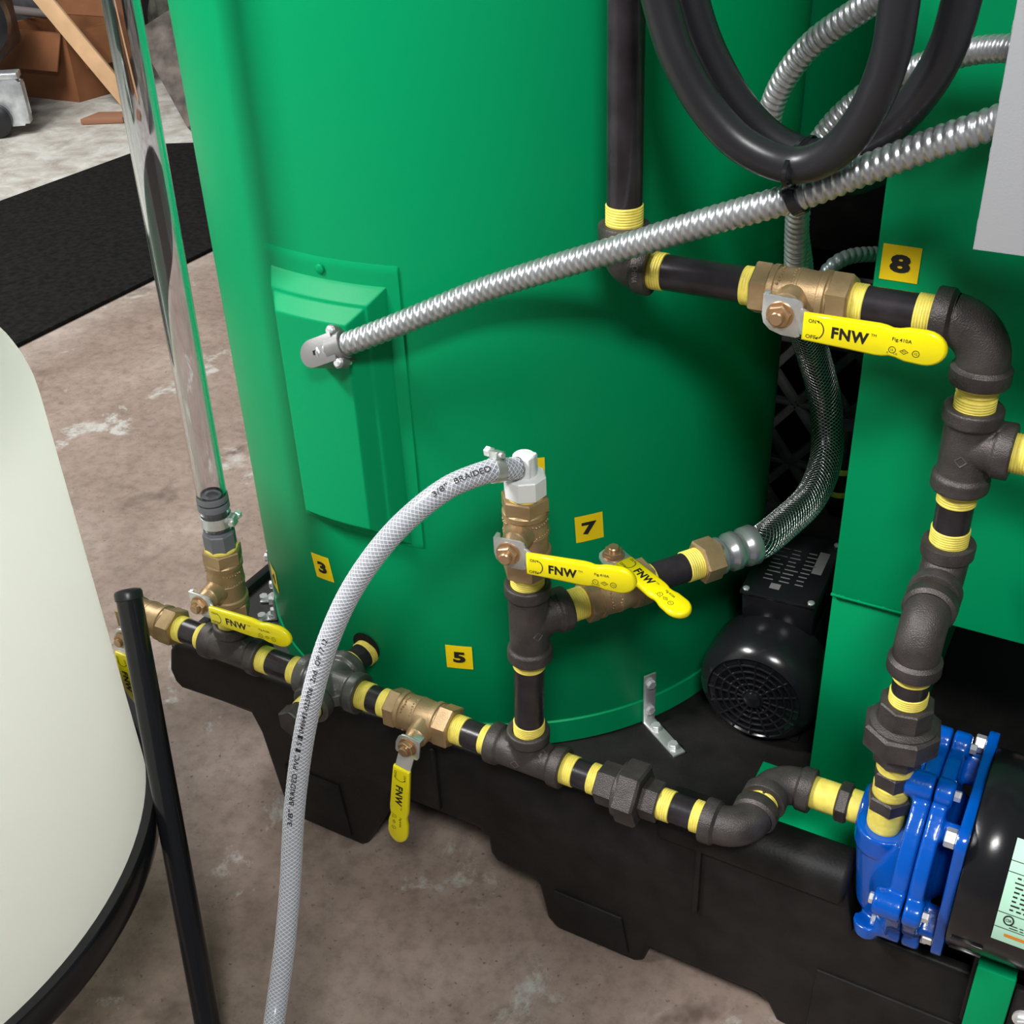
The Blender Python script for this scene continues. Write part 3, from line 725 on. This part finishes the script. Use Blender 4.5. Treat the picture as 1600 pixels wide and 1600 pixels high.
for an in LOBES:
    an = math.radians(an); q = V((.3145, PY + .081 * math.cos(an), PZ + .081 * math.sin(an)))
    b = MB(); b.hexa(q, q + XA * .004, .0046, 6, bev=.0006); b.build('casing_bolt', CHROME, pump, sharp=25)
    b = MB(); b.hexa(q + XA * .040, q + XA * .0455, .0044, 6, bev=.0006); b.build('casing_nut', CHROME, pump, sharp=25)
for k in range(4):
    a0 = math.radians(45 + 90 * k); q = V((.3650, PY + .0785 * math.cos(a0), PZ + .008 + .0785 * math.sin(a0)))
    b = MB(); b.hexa(q - XA * .0085, q, .0076, 6, .2, bev=.0008); b.build('flange_bolt', CHROME, pump, sharp=25)

MYc, MZc = PY, PZ + .008
motor = thing('pump_motor', (.5, MYc, .2), 'black electric motor with a pale green label behind the blue pump', 'motor')
b = MB(); RM = .0790
b.lathe((0, MYc, MZc), XA, [(.3737, .05), (.3739, .0795), (.3755, .0805), (.400, .0805), (.402, RM), (.640, RM), (.66, .07), (.668, .04)], 72); b.build('motor_body', BLACKG, motor)
for an in (196, 212, 236, 242, 248):
    a = math.radians(an); er = V((0, math.cos(a), math.sin(a))); et = V((0, -math.sin(a), math.cos(a)))
    b = MB(); b.box(V((.389, MYc, MZc)) + er * .0808, (.024, .003, .002), (XA, er, et), .0005); b.build('end_bell_rib', BLACKG, motor)
def mot(x, an, off): return V((x, MYc + (RM + off) * math.cos(an), MZc + (RM + off) * math.sin(an)))
def lab(off): return lambda u, v: mot(.4040 + u, math.radians(123.5) - v * 1.16 / RM, off)
LH = .072
b = MB(); g = lab(.0006); b.grid(lambda i, j: g(.12 * i, -LH + LH * j), 6, 14); lb = b.build('rating_label', GREENLABEL, motor, label='pale green rating label')
b = MB(); g = lab(.0010)
for v in (-.0145, -.0215, -.0485, -.0600): rect2d(b, g, 0, .12, v, v + .0005)
ring2d(b, g, .0165, -.0075, .0060, .0028, 24, .6, 5.6); rect2d(b, g, .012, .03, -.0125, -.0119)
rect2d(b, g, .006, .06, -.0275, -.0266)
for v in (-.0245, -.0305, -.0335, -.0365, -.0395, -.0425, -.0455):
    x = .007
    while x < .1: w = random.uniform(.002, .007); rect2d(b, g, x, x + w, v, v + .0011); x += w + random.uniform(.001, .003)
for v in (-.0180, -.0563, -.0583):
    x = .010
    while x < .1: w = random.uniform(.002, .006); rect2d(b, g, x, x + w, v, v + .0007); x += w + .0015
ring2d(b, g, .0085, -.0528, .0033, .0010, 20); write(b, 'CSA', .0085, -.0528, .0040, .0022, g, .02)
b.build('label_print', INK, lb, sharp=180)
b = MB(); g = lab(.0011); rect2d(b, g, .008, .045, -.0660, -.0635); b.build('warning_bar', ORANGEINK, lb)
foot = thing('motor_stand', (.42, 0, 0), 'green steel stand under the pump motor at the lower right corner', 'stand')
b = MB(); b.box((.4153, .001, .1040), (.0295, .006, .208), bev=.0015); b.build('stand_plate', GREEN, foot)
b = MB(); b.box((.4153, .040, .1945), (.0295, .070, .005), bev=.0012); b.build('top_plate', GREEN, foot)
b = MB(); b.box((.4560, .004, .0980), (.050, .006, .196), bev=.0015); b.build('side_plate', BLACKP, foot)
b = MB(); q = V((.4440, .001, .166)); b.lathe(q, (0, -1, 0), [(0, .010), (.002, .010), (.0025, .008)], 20); b.hexa(q, q + V((0, -.008, 0)), .0072, 6, bev=.001); b.build('stand_bolt', CHROME, foot, sharp=25)

# ================================================================== GREEN CABINET (RIGHT)
cab = thing('steel_cabinet', (.5, .4, .165), 'green steel cabinet standing on the pallet at the right', 'cabinet')
b = MB(); b.box((.4935, .385, .8785), (.56, .43, .963), bev=.002); b.build('cabinet_body', GREEN, cab)
b = MB(); b.box((.2525, .365, .2825), (.078, .38, .229), bev=.002); b.build('pedestal', GREEN, cab)
b = MB(); b.slab([(.168, .145), (.178, .105), (.300, .100), (.312, .12), (.312, .176), (.168, .176)], (0, 0, .1652), (1, 0, 0), (0, 1, 0), (0, 0, 1), .006, .0012); b.build('pedestal_foot', GREEN, cab)
b = MB()
for x in (.2165, .2205, .2240, .2375, .2590):
    b.lathe((x, .172, .3962), (0, -1, 0), [(0, .0026), (.0012, .0024), (.0022, .0012), (.0025, .0003)], 10)
b.box((.262, .1715, .3962), (.098, .004, .0022), bev=.0008); b.build('weld_bead', GREEN, cab)
b = MB(); b.box((.09, .665, .93), (.24, .02, .62), bev=.002); b.build('rear_panel', GREEN, cab)
b = MB(); fn = flat_fn((.2316, .1696, .7025), (1, 0, 0), (0, 0, 1), (0, -1, 0), 0)
b.slab([(-.0138, -.0135), (.0138, -.0135), (.0138, .0135), (-.0138, .0135)], (.2316, .1700, .7025), (1, 0, 0), (0, 0, 1), (0, -1, 0), .0005); s8 = b.build('number_sticker', STICK, cab, label='yellow sticker with black number 8')
b = MB(); write(b, '8', 0, 0, .0150, .0140, flat_fn((.2316, .1694, .7025), (1, 0, 0), (0, 0, 1), (0, -1, 0), .0002), .05); b.build('digit', INK, s8, sharp=180)

# ---- grey electrical box
ebox = thing('electrical_box', (.43, .08, .78), 'grey electrical box hung on the green cabinet at the top right', 'electrical box')
b = MB(); b.box((.4315, .087, .985), (.255, .160, .402), bev=.003); b.build('enclosure', GREYBOX, ebox)
b = MB(); b.slab([(0, 0), (.259, 0), (.259, .406), (0, .406)], (.302, .0065, .782), (1, 0, 0), (0, 0, 1), (0, -1, 0), .005, .0015); b.build('cover', GREYBOX, ebox)
for z in (.795, .835, .865, .90):
    b = MB(); b.box((.3018, .0095, z), (.0015, .003, .006), bev=.0004); b.build('cover_tab', GREYBOX, ebox)

# ================================================================== FLEXIBLE CONDUITS
def flex(rad, pitch, amp, seg=0.0):
    def r(s, th):
        ph = (s / pitch + th / (2 * PI)) % 1.0
        return rad * (1 + amp * (2.0 * abs(math.sin(PI * ph)) ** .7 - 1.2))
    return r
def conduit(P, rad, pitch, label, m=FLEX, amp=.10, n=18):
    b = MB(); b.sweep(smooth_path(P, pitch / 8), flex(rad, pitch, amp), n)
    o = b.build('flexible_conduit', m, None, sharp=180, label=label, cat='conduit', group='spiral metal conduits'); return o
C1 = [(-.1896, .0170, .6146), (-.1765, .0205, .6208), (-.1555, .0240, .6302), (-.1120, .0360, .6505), (-.0552, .0520, .6781), (.0020, .0590, .7028), (.0612, .0600, .7279), (.1252, .0580, .7564), (.1834, .0550, .7814), (.2200, .0550, .8009), (.2595, .0550, .8216), (.2866, .0550, .8348), (.3010, .0550, .8420)]
conduit(C1, .0092, .0064, 'long silver conduit slanting up from the tank cover to the grey box')
C2 = [(.2900, .085, .960), (.2560, .092, .924), (.2190, .1000, .9000), (.1952, .1100, .8832), (.1660, .1200, .8603), (.1459, .1300, .8335), (.1349, .1400, .8067), (.1350, .1480, .7878), (.1460, .1545, .7700), (.1550, .1590, .7450), (.1540, .1690, .7150), (.1525, .1960, .6780), (.1480, .2180, .6480)]
conduit(C2, .0082, .0052, 'silver conduit arching behind the black cables at the top')
C4 = [(.1380, .2560, .6130), (.1490, .2560, .6350), (.1595, .2600, .6560), (.1710, .2740, .6620), (.1873, .2950, .6590), (.2080, .3260, .6527)]
conduit(C4, .0062, .0060, 'shade-darkened thin conduit running into the cabinet side behind the high valve', FLEX_SHADED, .09)
C3 = [(.3010, .097, .8705), (.2901, .1000, .8700), (.2673, .1100, .8646), (.2365, .1200, .8516), (.2104, .1210, .8362), (.1897, .1220, .8168), (.1767, .1230, .7978), (.1675, .1250, .7781), (.1621, .1340, .7542), (.1588, .1480, .7230), (.1561, .1630, .6901), (.147, .190, .655), (.128, .228, .632), (.0990, .272, .626)]
conduit(C3, .0078, .0050, 'silver conduit dropping straight down behind the high brass valve')
# die cast angle connector on the access cover
cn = thing('conduit_connector', (-.215, .03, .59), 'grey angle connector where the long conduit meets the tank cover', 'conduit connector')
cd = (V(C1[2]) - V(C1[0])).normalized(); back = V((-.03, .9, -.43)); back = (back - cd * back.dot(cd)).normalized(); side = cd.cross(back).normalized()
e0 = V(C1[1])
b = MB()
b.lathe(e0 - cd * .004, cd, [(0, .0098), (0, .0118), (.014, .0118), (.014, .0098)], 32, cap0=False, cap1=False)
hp = [(-.0118, .004), (-.0118, -.018)] + [(-.0118 * math.cos(a), -.018 - .0118 * math.sin(a)) for a in [PI * i / 14 for i in range(1, 14)]] + [(.0118, -.018), (.0118, .004)]
b.slab(hp, e0 - back * .0095, side, cd, back, .0035, .0008)
hp2 = hp + [(x * .82, y if y > -.018 else -.018 + (y + .018) * .82) for x, y in hp[::-1]]
b.rings([[e0 + side * x + cd * y + back * t for x, y in hp] for t in (-.0075, .020)] + [[e0 + side * x * .8 + cd * (y * .97) + back * t for x, y in hp] for t in (.020, -.0075)], False, False)
b.build('connector_body', DIECAST, cn, sharp=35)
b = MB(); b.box(e0 - back * .0096 - cd * .014, (.0035, .0045, .0008), (side, cd, back)); b.build('inspection_hole', VOID, cn)
for sg in (-1, 1):
    q = e0 + side * sg * .0135 + cd * .003
    b = MB(); b.lathe(q - back * .006, back, [(0, .0048), (.010, .0048)], 18); b.box(q - side * sg * .003, (.006, .010, .010), (side, cd, back), .001); b.build('screw_ear', DIECAST, cn)
    b = MB(); b.lathe(q - back * .0088, back, [(0, .0022), (.0008, .0034), (.003, .0034)], 16); b.cyl(q + back * .004, q + back * .011, .0018, 10); b.build('ear_screw', CHROME, cn)

# ---- black cables
K1 = [(.0860, .0300, .985), (.0915, .0300, .9400), (.0930, .0300, .9126), (.0987, .0300, .8914), (.1092, .0300, .8662), (.1274, .0330, .8380), (.1522, .0360, .8155), (.1844, .0380, .8064), (.2105, .0340, .8190), (.2277, .0300, .8452), (.2368, .0270, .8754), (.2382, .0270, .8992), (.2379, .0280, .9187), (.236, .03, .96), (.230, .035, 1.00)]
b = MB(); b.sweep(smooth_path(K1, .006), .0112, 24); b.build('power_cable', RUBBER, None, sharp=180, label='thick black cable forming the nearer hanging loop at the top', cat='cable', group='black cable loops')
K2 = [(.0960, .0600, .985), (.1000, .0600, .9350), (.1016, .0600, .9083), (.1072, .0600, .8865), (.1188, .0620, .8603), (.1375, .0660, .8314), (.1591, .0720, .8104), (.1829, .0790, .8010), (.2106, .0760, .8080), (.2363, .0700, .8303), (.2526, .0640, .8551), (.2615, .0600, .8779), (.2646, .0600, .8986), (.2654, .0600, .9153), (.262, .062, .96), (.25, .066, 1.00)]
b = MB(); b.sweep(smooth_path(K2, .006), .0112, 24); b.build('power_cable', RUBBER, None, sharp=180, label='thick black cable forming the farther hanging loop at the top', cat='cable', group='black cable loops')
K3 = [(.150, .25, .735), (.165, .27, .722), (.185, .29, .728), (.198, .305, .740), (.204, .315, .748)]
b = MB(); b.sweep(smooth_path(K3, .005), .0085, 16); b.build('power_cable', RUBBER, None, sharp=180, label='short dark cable sagging in the gap left of the cabinet', cat='cable')
b = MB(); b.sweep(smooth_path([(.178, .25, .765), (.190, .255, .757), (.196, .258, .745), (.1975, .26, .733)], .003), .0016, 8); b.build('thin_wire', COPPER, None, sharp=180, label='thin reddish wire under the long conduit beside the cabinet', cat='wire')
# cable ties
def tie(c, d, r, w, label, flat=(1.0, 1.0), hint=None):
    t = thing('cable_tie', c, label, 'cable tie', 'black cable ties')
    a, b_, d = basis(d, hint); c = V(c)
    R = []
    for k in range(28):
        q = 2 * PI * k / 28; er = a * math.cos(q) * r * flat[0] + b_ * math.sin(q) * r * flat[1]; en = er.normalized()
        R.append([c + er - d * w / 2, c + er + en * .0012 - d * w / 2, c + er + en * .0012 + d * w / 2, c + er + d * w / 2])
    m = MB(); m.rings(R, False, False, True); m.build('strap', BLACKG, t, sharp=30)
    m = MB(); m.box(c + b_ * (-r * flat[1] - .002), (.006, .005, w * 1.4), (a, b_, d), .0008); m.build('tie_head', BLACKG, t)
tie((.1838, .056, .8035), (.95, .0, .05), .0345, .0028, 'thin black cable tie around both hanging cable loops', (.38, 1.0), (0, 0, 1))
tie((.1830, .0550, .7812), (.80, 0, .45), .0108, .0070, 'black cable tie around the long slanting conduit')

# ================================================================== STEEL BRAIDED HOSE AND SIDE NUT
sh = thing('braided_steel_hose', so + sd * .18, 'dark steel braided hose bending up from the side branch', 'hose')
e = so + sd * .166
b = MB(); b.hexa(e + sd * .001, e + sd * .021, .0198, 6, .4, bev=.0016); b.build('hose_nut', BRASS, sh, sharp=25, label='brass hex nut with a reddish tint')
b = MB(); b.lathe(e, sd, [(.019, .0140), (.0205, .0170), (.024, .0170), (.026, .0145), (.031, .0145), (.034, .0175), (.041, .0178), (.044, .0150), (.047, .0150), (.050, .0180), (.060, .0184), (.062, .0165)], 36); b.build('crimp_ferrule', mat('dull_ferrule', (.5, .52, .53), .28, .8), sh, sharp=50)
BP = [e + sd * .056, e + sd * .070, (.1500, .2300, .4165), (.1590, .2750, .4190), (.1600, .3150, .4320), (.1540, .3400, .4550), (.1440, .3480, .4930), (.1320, .3360, .5400), (.1245, .3150, .5800), (.117, .309, .605), (.108, .318, .622)]
bp = smooth_path(BP, .0016)
b = MB(); b.sweep(bp, .0150, 24); b.build('hose_core', BRAIDCORE, sh, sharp=180)
FB = frames(bp)
m1 = strands(18, .075, .0151, .00085, .00055, 1, FB); m2 = strands(18, .075, .0151, .00085, .00055, -1, FB, .06); m1.add(m2.v, m2.f); m1.build('wire_braid', WIRE, sh, sharp=180, kind='stuff')

# ================================================================== SECOND MOTOR, BRACKETS
m2c = V((.146, .196, .2285))
mo = thing('blower_motor', (.146, .29, .165), 'black motor with a round fan cover between the tank and the cabinet', 'motor')
YA = V((0, 1, 0))
b = MB(); b.lathe(m2c, YA, [(.002, .0), (.002, .046), (.0, .0475), (.003, .052), (.012, .0592), (.022, .0618), (.060, .0622), (.062, .060), (.066, .058), (.20, .058), (.21, .05)], 64); b.build('motor_body', BLACKG, mo)
b = MB()
for r in (.010, .0175, .025, .0325, .040): b.sweep([m2c + V((r * math.cos(q), -.0005, r * math.sin(q))) for q in [2 * PI * k / 40 for k in range(40)]], .0014, 6, closed=True)
for k in range(16):
    q = 2 * PI * k / 16; b.sweep([m2c + V((.008 * math.cos(q), -.0005, .008 * math.sin(q))), m2c + V((.046 * math.cos(q), -.0005, .046 * math.sin(q)))], .0013, 6)
b.build('fan_grille', BLACKG, mo)
b = MB(); b.lathe(m2c + V((.0, -.001, .0)), -YA, [(0, .009), (.003, .0085), (.005, .005), (.0055, 0)], 20); b.build('hub_cap', BLACKG, mo)
b = MB(); b.box((.147, .27, .170), (.085, .10, .008), bev=.001); b.box((.147, .27, .172), (.060, .09, .012)); b.build('motor_foot', BLACKG, mo)
jx = (V((.985, .02, .03)), V((-.02, .985, .12)), V((-.03, -.12, .99)))
jc = V((.146, .298, .302))
b = MB(); b.box(jc, (.074, .100, .038), jx, .003); b.build('junction_box', BLACKG, mo)
b = MB(); b.box(jc + jx[2] * .0205, (.077, .103, .004), jx, .0012); jl = b.build('box_lid', BLACKG, mo)
for sx, sy in ((-1, -1), (1, -1), (-1, 1), (1, 1)):
    b = MB(); b.lathe(jc + jx[0] * sx * .033 + jx[1] * sy * .046 + jx[2] * .0224, jx[2], [(0, .0034), (.001, .0034), (.002, .002)], 14); b.build('lid_screw', CHROME, mo)
b = MB(); gn = flat_fn(jc, jx[0], jx[1], jx[2], .0227)
for i in range(3):
    for j in range(9):
        w = random.uniform(.007, .014); rect2d(b, gn, -.022 + i * .016, -.022 + i * .016 + w, -.026 + j * .0062, -.0245 + j * .0062)
rect2d(b, gn, .020, .030, -.004, .030); rect2d(b, gn, -.012, -.002, -.038, -.030); b.build('nameplate_print', GREYINK, mo)

def bracket(th, label, zz=.1655, up=.064, out=.058, w=.014):
    p = on_tank(th, 0, RT + .0022); er = (V((p.x, p.y, 0)) - V((AX.x, AX.y, 0))).normalized(); et = V((-er.y, er.x, 0)); UPV = V((0, 0, 1))
    t = thing('angle_bracket', (p.x, p.y, zz), label, 'bracket', 'steel brackets fixing the tank to the pallet')
    b = MB(); b.slab([(0, 0), (out, 0), (out, .0022), (.0024, .0024), (.0022, up), (0, up)], V((p.x, p.y, zz)) - et * w / 2, er, UPV, et, w, .0004); b.build('angle_plate', ZINC, t)
    for k in (.26, .80):
        q = V((p.x, p.y, zz)) + UPV * up * (k + .03) + er * .0022
        b = MB(); b.hexa(q, q + er * .0045, .0052, 6, .3, bev=.0006); b.build('bolt_head', CHROME, t, sharp=25)
        q = V((p.x, p.y, zz)) + er * out * k + UPV * .0022
        b = MB(); b.hexa(q, q + UPV * .0050, .0054, 6, .3, bev=.0006); b.build('bolt_head', CHROME, t, sharp=25)
bracket(-33.5, 'zinc angle bracket bolted to the tank and pallet left of the black motor')
bracket(-146, 'zinc angle bracket at the left edge of the tank beside sticker four', up=.075, out=.020)
bracket(-139, 'small zinc bracket at the tank foot behind the sight tube valve', up=.030, out=.022)

# ---- dark crate behind the gap
cr = thing('plastic_crate', (.08, .8, 0), 'dusty black lattice crate standing behind the gap beside the cabinet', 'crate')
b = MB(); b.box((.08, .86, .30), (.60, .006, .60)); b.build('back_panel', BLACKP, cr)
def bar(x0, z0, x1, z1, w=.011):
    d = V((x1 - x0, 0, z1 - z0)); L = d.length; d.normalize(); q = V((0, 1, 0)).cross(d)
    b = MB(); b.box(((x0 + x1) / 2, .715, (z0 + z1) / 2), (L, .012, w), (d, V((0, 1, 0)), q), .002); b.build('lattice_bar', LATTICE, cr)
for x in (-.05, .02, .09, .16): 
    for z in (.10, .19, .28, .37):
        bar(x, z, x + .07, z + .09); bar(x + .07, z, x, z + .09)
for z in (.10, .19, .28, .37, .46): bar(-.05, z, .23, z, .007)
for x in (-.054, .234): b = MB(); b.box((x, .755, .30), (.010, .20, .60), bev=.002); b.build('crate_post', BLACKP, cr)
b = MB(); b.box((.09, .755, .54), (.28, .012, .12), bev=.002); b.build('upper_panel', BLACKP, cr)
b = MB(); b.box((.09, .755, .012), (.29, .20, .024), bev=.003); b.build('crate_base', BLACKP, cr)
# ---- small pipe with yellow bands behind the steel hose
bp_ = thing('standpipe', (.150, .43, .165), 'black upright pipe with two yellow bands behind the steel braided hose', 'pipe')
b = MB(); b.cyl((.152, .43, .326), (.152, .43, .42), .0135, 24); b.build('pipe', PIPE, bp_)
for z in (.338, .366):
    b = MB(); b.lathe((.152, .43, z), (0, 0, 1), [(0, .0134), (.001, .0142), (.006, .0142), (.007, .0134)], 24); b.build('thread_tape', TAPE, bp_)

# ================================================================== WHITE TANK WITH STAND
WC = V((-.556, -.374, 0)); WR = .315
wt = thing('white_tank', (WC.x, WC.y, .2), 'large white plastic tank in the left foreground', 'tank')
b = MB()
pr = [(.198, .02), (.198, WR - .004), (.202, WR), (.605, WR - .001)]
for k in range(1, 13):
    a = PI / 2 * k / 12; pr.append((.605 + .080 * math.sin(a), WR - .001 - .085 * (1 - math.cos(a))))
pr += [(.692, .19), (.697, .13), (.699, .0)]
b.lathe((WC.x, WC.y, 0), (0, 0, 1), pr, 128); b.build('tank_body', WHITEP, wt, sharp=60)
stn = thing('tank_stand', (WC.x, WC.y, 0), 'glossy black ring stand with capped posts carrying the white tank', 'stand')
b = MB(); b.lathe((WC.x, WC.y, 0), (0, 0, 1), [(.192, WR + .002), (.192, WR + .0105), (.195, WR + .0115), (.2225, WR + .0115), (.2245, WR + .010), (.2245, WR + .002)], 128, cap0=False, cap1=False); 
b.lathe((WC.x, WC.y, 0), (0, 0, 1), [(.189, WR - .06), (.189, WR + .008), (.196, WR + .008), (.196, WR - .06)], 96, cap0=False, cap1=False); b.build('support_ring', BLACKG, stn)
p_t = V((-.354, -.100, .395)); p_b = V((-.197, -.264, .004)); base_an = math.atan2(p_t.y - WC.y, p_t.x - WC.x)
for k in range(4):
    rot = M.Rotation(k * PI / 2, 3, 'Z'); A = WC + rot @ (p_t - WC); B = WC + rot @ (p_b - WC)
    b = MB(); b.cyl(B, A, .0118, 32, .001); po = b.build('post', BLACKG, stn)
    d = (A - B).normalized(); b = MB(); b.lathe(A - d * .007, d, [(0, .0119), (.0005, .0127), (.0065, .0127), (.0085, .0115), (.0098, .007), (.0102, 0)], 32); b.build('post_cap', RUBBER, po)

# ================================================================== FLOOR MAT AND FAR CORNER
b = MB(); b.slab([(-1.655, -.6), (-1.640, 1.0), (-1.630, 2.15), (-2.30, 2.10), (-2.385, 2.055), (-2.412, 1.97), (-2.44, 1.30), (-2.46, -.6)], (0, 0, .0005), (1, 0, 0), (0, 1, 0), (0, 0, 1), .010, .003)
b.build('floor_mat', CARPET, None, label='black carpet mat lying on the concrete behind the white tank', cat='mat')

ZV = V((0, 0, 1))
def frame_at(p, ang):
    a = math.radians(ang); x = V((math.cos(a), math.sin(a), 0)); y = V((-math.sin(a), math.cos(a), 0)); return V(p), x, y
# cardboard box with open flaps
cb = thing('cardboard_box', (-3.15, 2.75, 0), 'open brown cardboard box with hanging flaps at the upper left', 'box')
def wallp(name, A, B, h, th=.006):
    A = V(A); B = V(B); d = (B - A).normalized(); n = ZV.cross(d)
    b = MB(); b.slab([(0, 0), ((B - A).length, 0), ((B - A).length, h), (0, h)], A, d, ZV, n, th); return b.build(name, CARD, cb)
K0 = V((-3.065, 2.362, .001)); KL = V((-3.42, 2.345, .001)); KR = V((-3.035, 2.63, .001)); KB = KL + (KR - K0)
for a, c in ((KL, K0), (K0, KR), (KR, KB), (KB, KL)): wallp('side_panel', a, c, .23)
def flap(A, B, out, drop, ln):
    A = V(A) + ZV * .23; B = V(B) + ZV * .23; d = (B - A).normalized(); L = (B - A).length
    o = V(out).normalized(); s = (o * math.cos(drop) - ZV * math.sin(drop)); n = d.cross(s)
    b = MB(); b.slab([(.01, 0), (L - .01, 0), (L - .02, ln), (.02, ln)], A + o * .008, d, s, n, .005); b.build('flap', CARD, cb)
flap(KL, K0, (.05, -1, 0), 1.2, .125); flap(K0, KR, (1, -.08, 0), 1.15, .125); flap(KB, KL, (-1, .05, 0), .6, .12); flap(KR, KB, (-.4, 1, 0), -.9, .16)
# pale plank leaning over the box
pk = [V((-2.862, 2.400, .006)), V((-3.098, 2.299, .396))]
d = (pk[1] - pk[0]).normalized(); sdv = V((.55, .25, .45)); sdv = (sdv - d * sdv.dot(d)).normalized()
b = MB(); b.box((pk[0] + pk[1]) / 2, ((pk[1] - pk[0]).length, .058, .018), (d, sdv, d.cross(sdv)), .002); b.build('pine_plank', WOOD, None, label='pale pine plank leaning across the cardboard box', cat='plank')
# wood scrap on floor
b = MB(); b.slab([(0, 0), (.14, -.02), (.17, .05), (.05, .08)], (-2.83, 2.14, .001), (.78, .6, 0), (-.6, .78, 0), ZV, .02, .003); b.build('wood_offcut', mat('orange_brown_wood', (.30, .14, .08), .8), None, label='small orange-brown wood offcut on the floor by the tube', cat='offcut')
# machine with caster at left edge
mc = thing('wheeled_cart', (-3.1, 1.9, 0), 'dark wheeled machine with a silver caster bracket at the left edge', 'cart')
cx = V((-3.012, 1.908, 0)); ux = V((.80, .60, 0)); uy = V((-.60, .80, 0))
b = MB()
o = cx + ux * .06
b.slab([(-.075, .03), (.065, .03), (.085, .06), (.085, .155), (.06, .19), (-.02, .20), (-.075, .17)], o + uy * .05, ux, ZV, -uy, .008, .002)
b.slab([(-.075, .03), (.065, .03), (.085, .06), (.085, .155), (.06, .19), (-.02, .20), (-.075, .17)], o + uy * .01, ux, ZV, -uy, .008, .002)
b.box(o + ux * .075 + uy * .028 + ZV * .10, (.016, .05, .13), (ux, uy, ZV), .003); b.box(o + uy * .028 + ZV * .185, (.16, .06, .02), (ux, uy, ZV), .004)
b.build('caster_bracket', mat('scuffed_silver', (.62, .65, .68), .3, .7, var=.35, vscale=22), mc)
b = MB(); b.lathe(o - ux * .02 + ZV * .055 - uy * .03, uy, [(0, .035), (.01, .053), (.05, .053), (.06, .035)], 28); b.build('caster_wheel', RUBBER, mc)
b = MB(); b.box(cx + ux * -.12 + uy * .22 + ZV * .30, (.42, .36, .18), (ux, uy, ZV), .02); b.build('cart_body', DARKSTEEL, mc)
b = MB(); b.lathe(cx + ux * .02 + uy * .02 + ZV * .345, uy, [(0, .09), (.02, .12), (.08, .12), (.10, .09)], 36); b.build('rubber_wheel', RUBBER, mc)
b = MB(); b.box(cx + ux * .0 + uy * .03 + ZV * .465, (.16, .10, .03), (ux, uy, ZV), .01); b.build('grey_tray', mat('dull_grey', (.22, .21, .21), .45, .4), mc)
# grey bar across
b = MB(); b.sweep([V((-3.85, 2.44, .30)), V((-3.60, 2.455, .275)), V((-3.27, 2.50, .255))], .016, 14); b.build('metal_bar', mat('dull_bar', (.20, .17, .16), .5, .3), None, label='dull grey bar lying along the back of the cardboard box', cat='bar')
# dark clutter behind the box
ct = thing('tool_cabinet', (-3.9, 3.2, 0), 'dark tool cabinet in the shadowed far corner behind the box', 'cabinet')
b = MB(); b.box(V((-4.1, 3.15, .45)), (.9, .6, .9), (ux, uy, ZV), .02); b.build('cabinet_body', DARKSTEEL, ct)
for k in range(4):
    b = MB(); b.box(V((-4.1, 3.15, .15 + .2 * k)) - uy * .31, (.84, .02, .17), (ux, uy, ZV), .006); b.build('drawer', DARKSTEEL, ct)
b = MB(); b.lathe((-3.52, 2.98, 0.0), (0.05, 0, 1), [(0, .045), (.30, .045), (.42, .030), (.62, .020), (.66, .018)], 20); b.build('spray_bottle', mat('olive_bottle', (.30, .24, .08), .4), None, label='dull yellow bottle standing behind the leaning plank', cat='bottle')
b = MB(); b.box(V((-3.20, 3.20, .301)), (.34, .26, .60), (ux, uy, ZV), .03); b.build('oil_drum', mat('dark_brown_drum', (.055, .038, .03), .6, var=.4, vscale=8), None, label='dark brown container behind the cardboard box and the clear tube', cat='container')
# weathered board and mottled tarp bundle right of the tube
wbp = [V((-2.424, 2.222, .012)), V((-2.70, 2.345, .262))]; d = (wbp[1] - wbp[0]).normalized(); sdv = V((.85, .30, .0)); sdv = (sdv - d * sdv.dot(d)).normalized()
b = MB(); b.box((wbp[0] + wbp[1]) / 2 + sdv * .16, ((wbp[1] - wbp[0]).length, 0.34, .022), (d, sdv, d.cross(sdv)), .003); b.build('weathered_board', OLDWOOD, None, label='weathered grey board leaning between the clear tube and the tank', cat='board')
tp = MB()
def lump(i, j):
    a = 2 * PI * i; t = j; r = .20 * math.sin(PI * min(1, .08 + t * .92)) ** .6 * (1 + .16 * math.sin(5 * a + 6 * t) + .10 * math.sin(9 * a - 4 * t))
    return V((-2.72 + r * math.cos(a) * .8, 2.68 + r * math.sin(a) * .8, .005 + .62 * t))
tp.grid(lump, 48, 24); tp.build('tarp_bundle', TARP, None, sharp=180, label='mottled grey bundle of cloth behind the weathered board', cat='bundle')
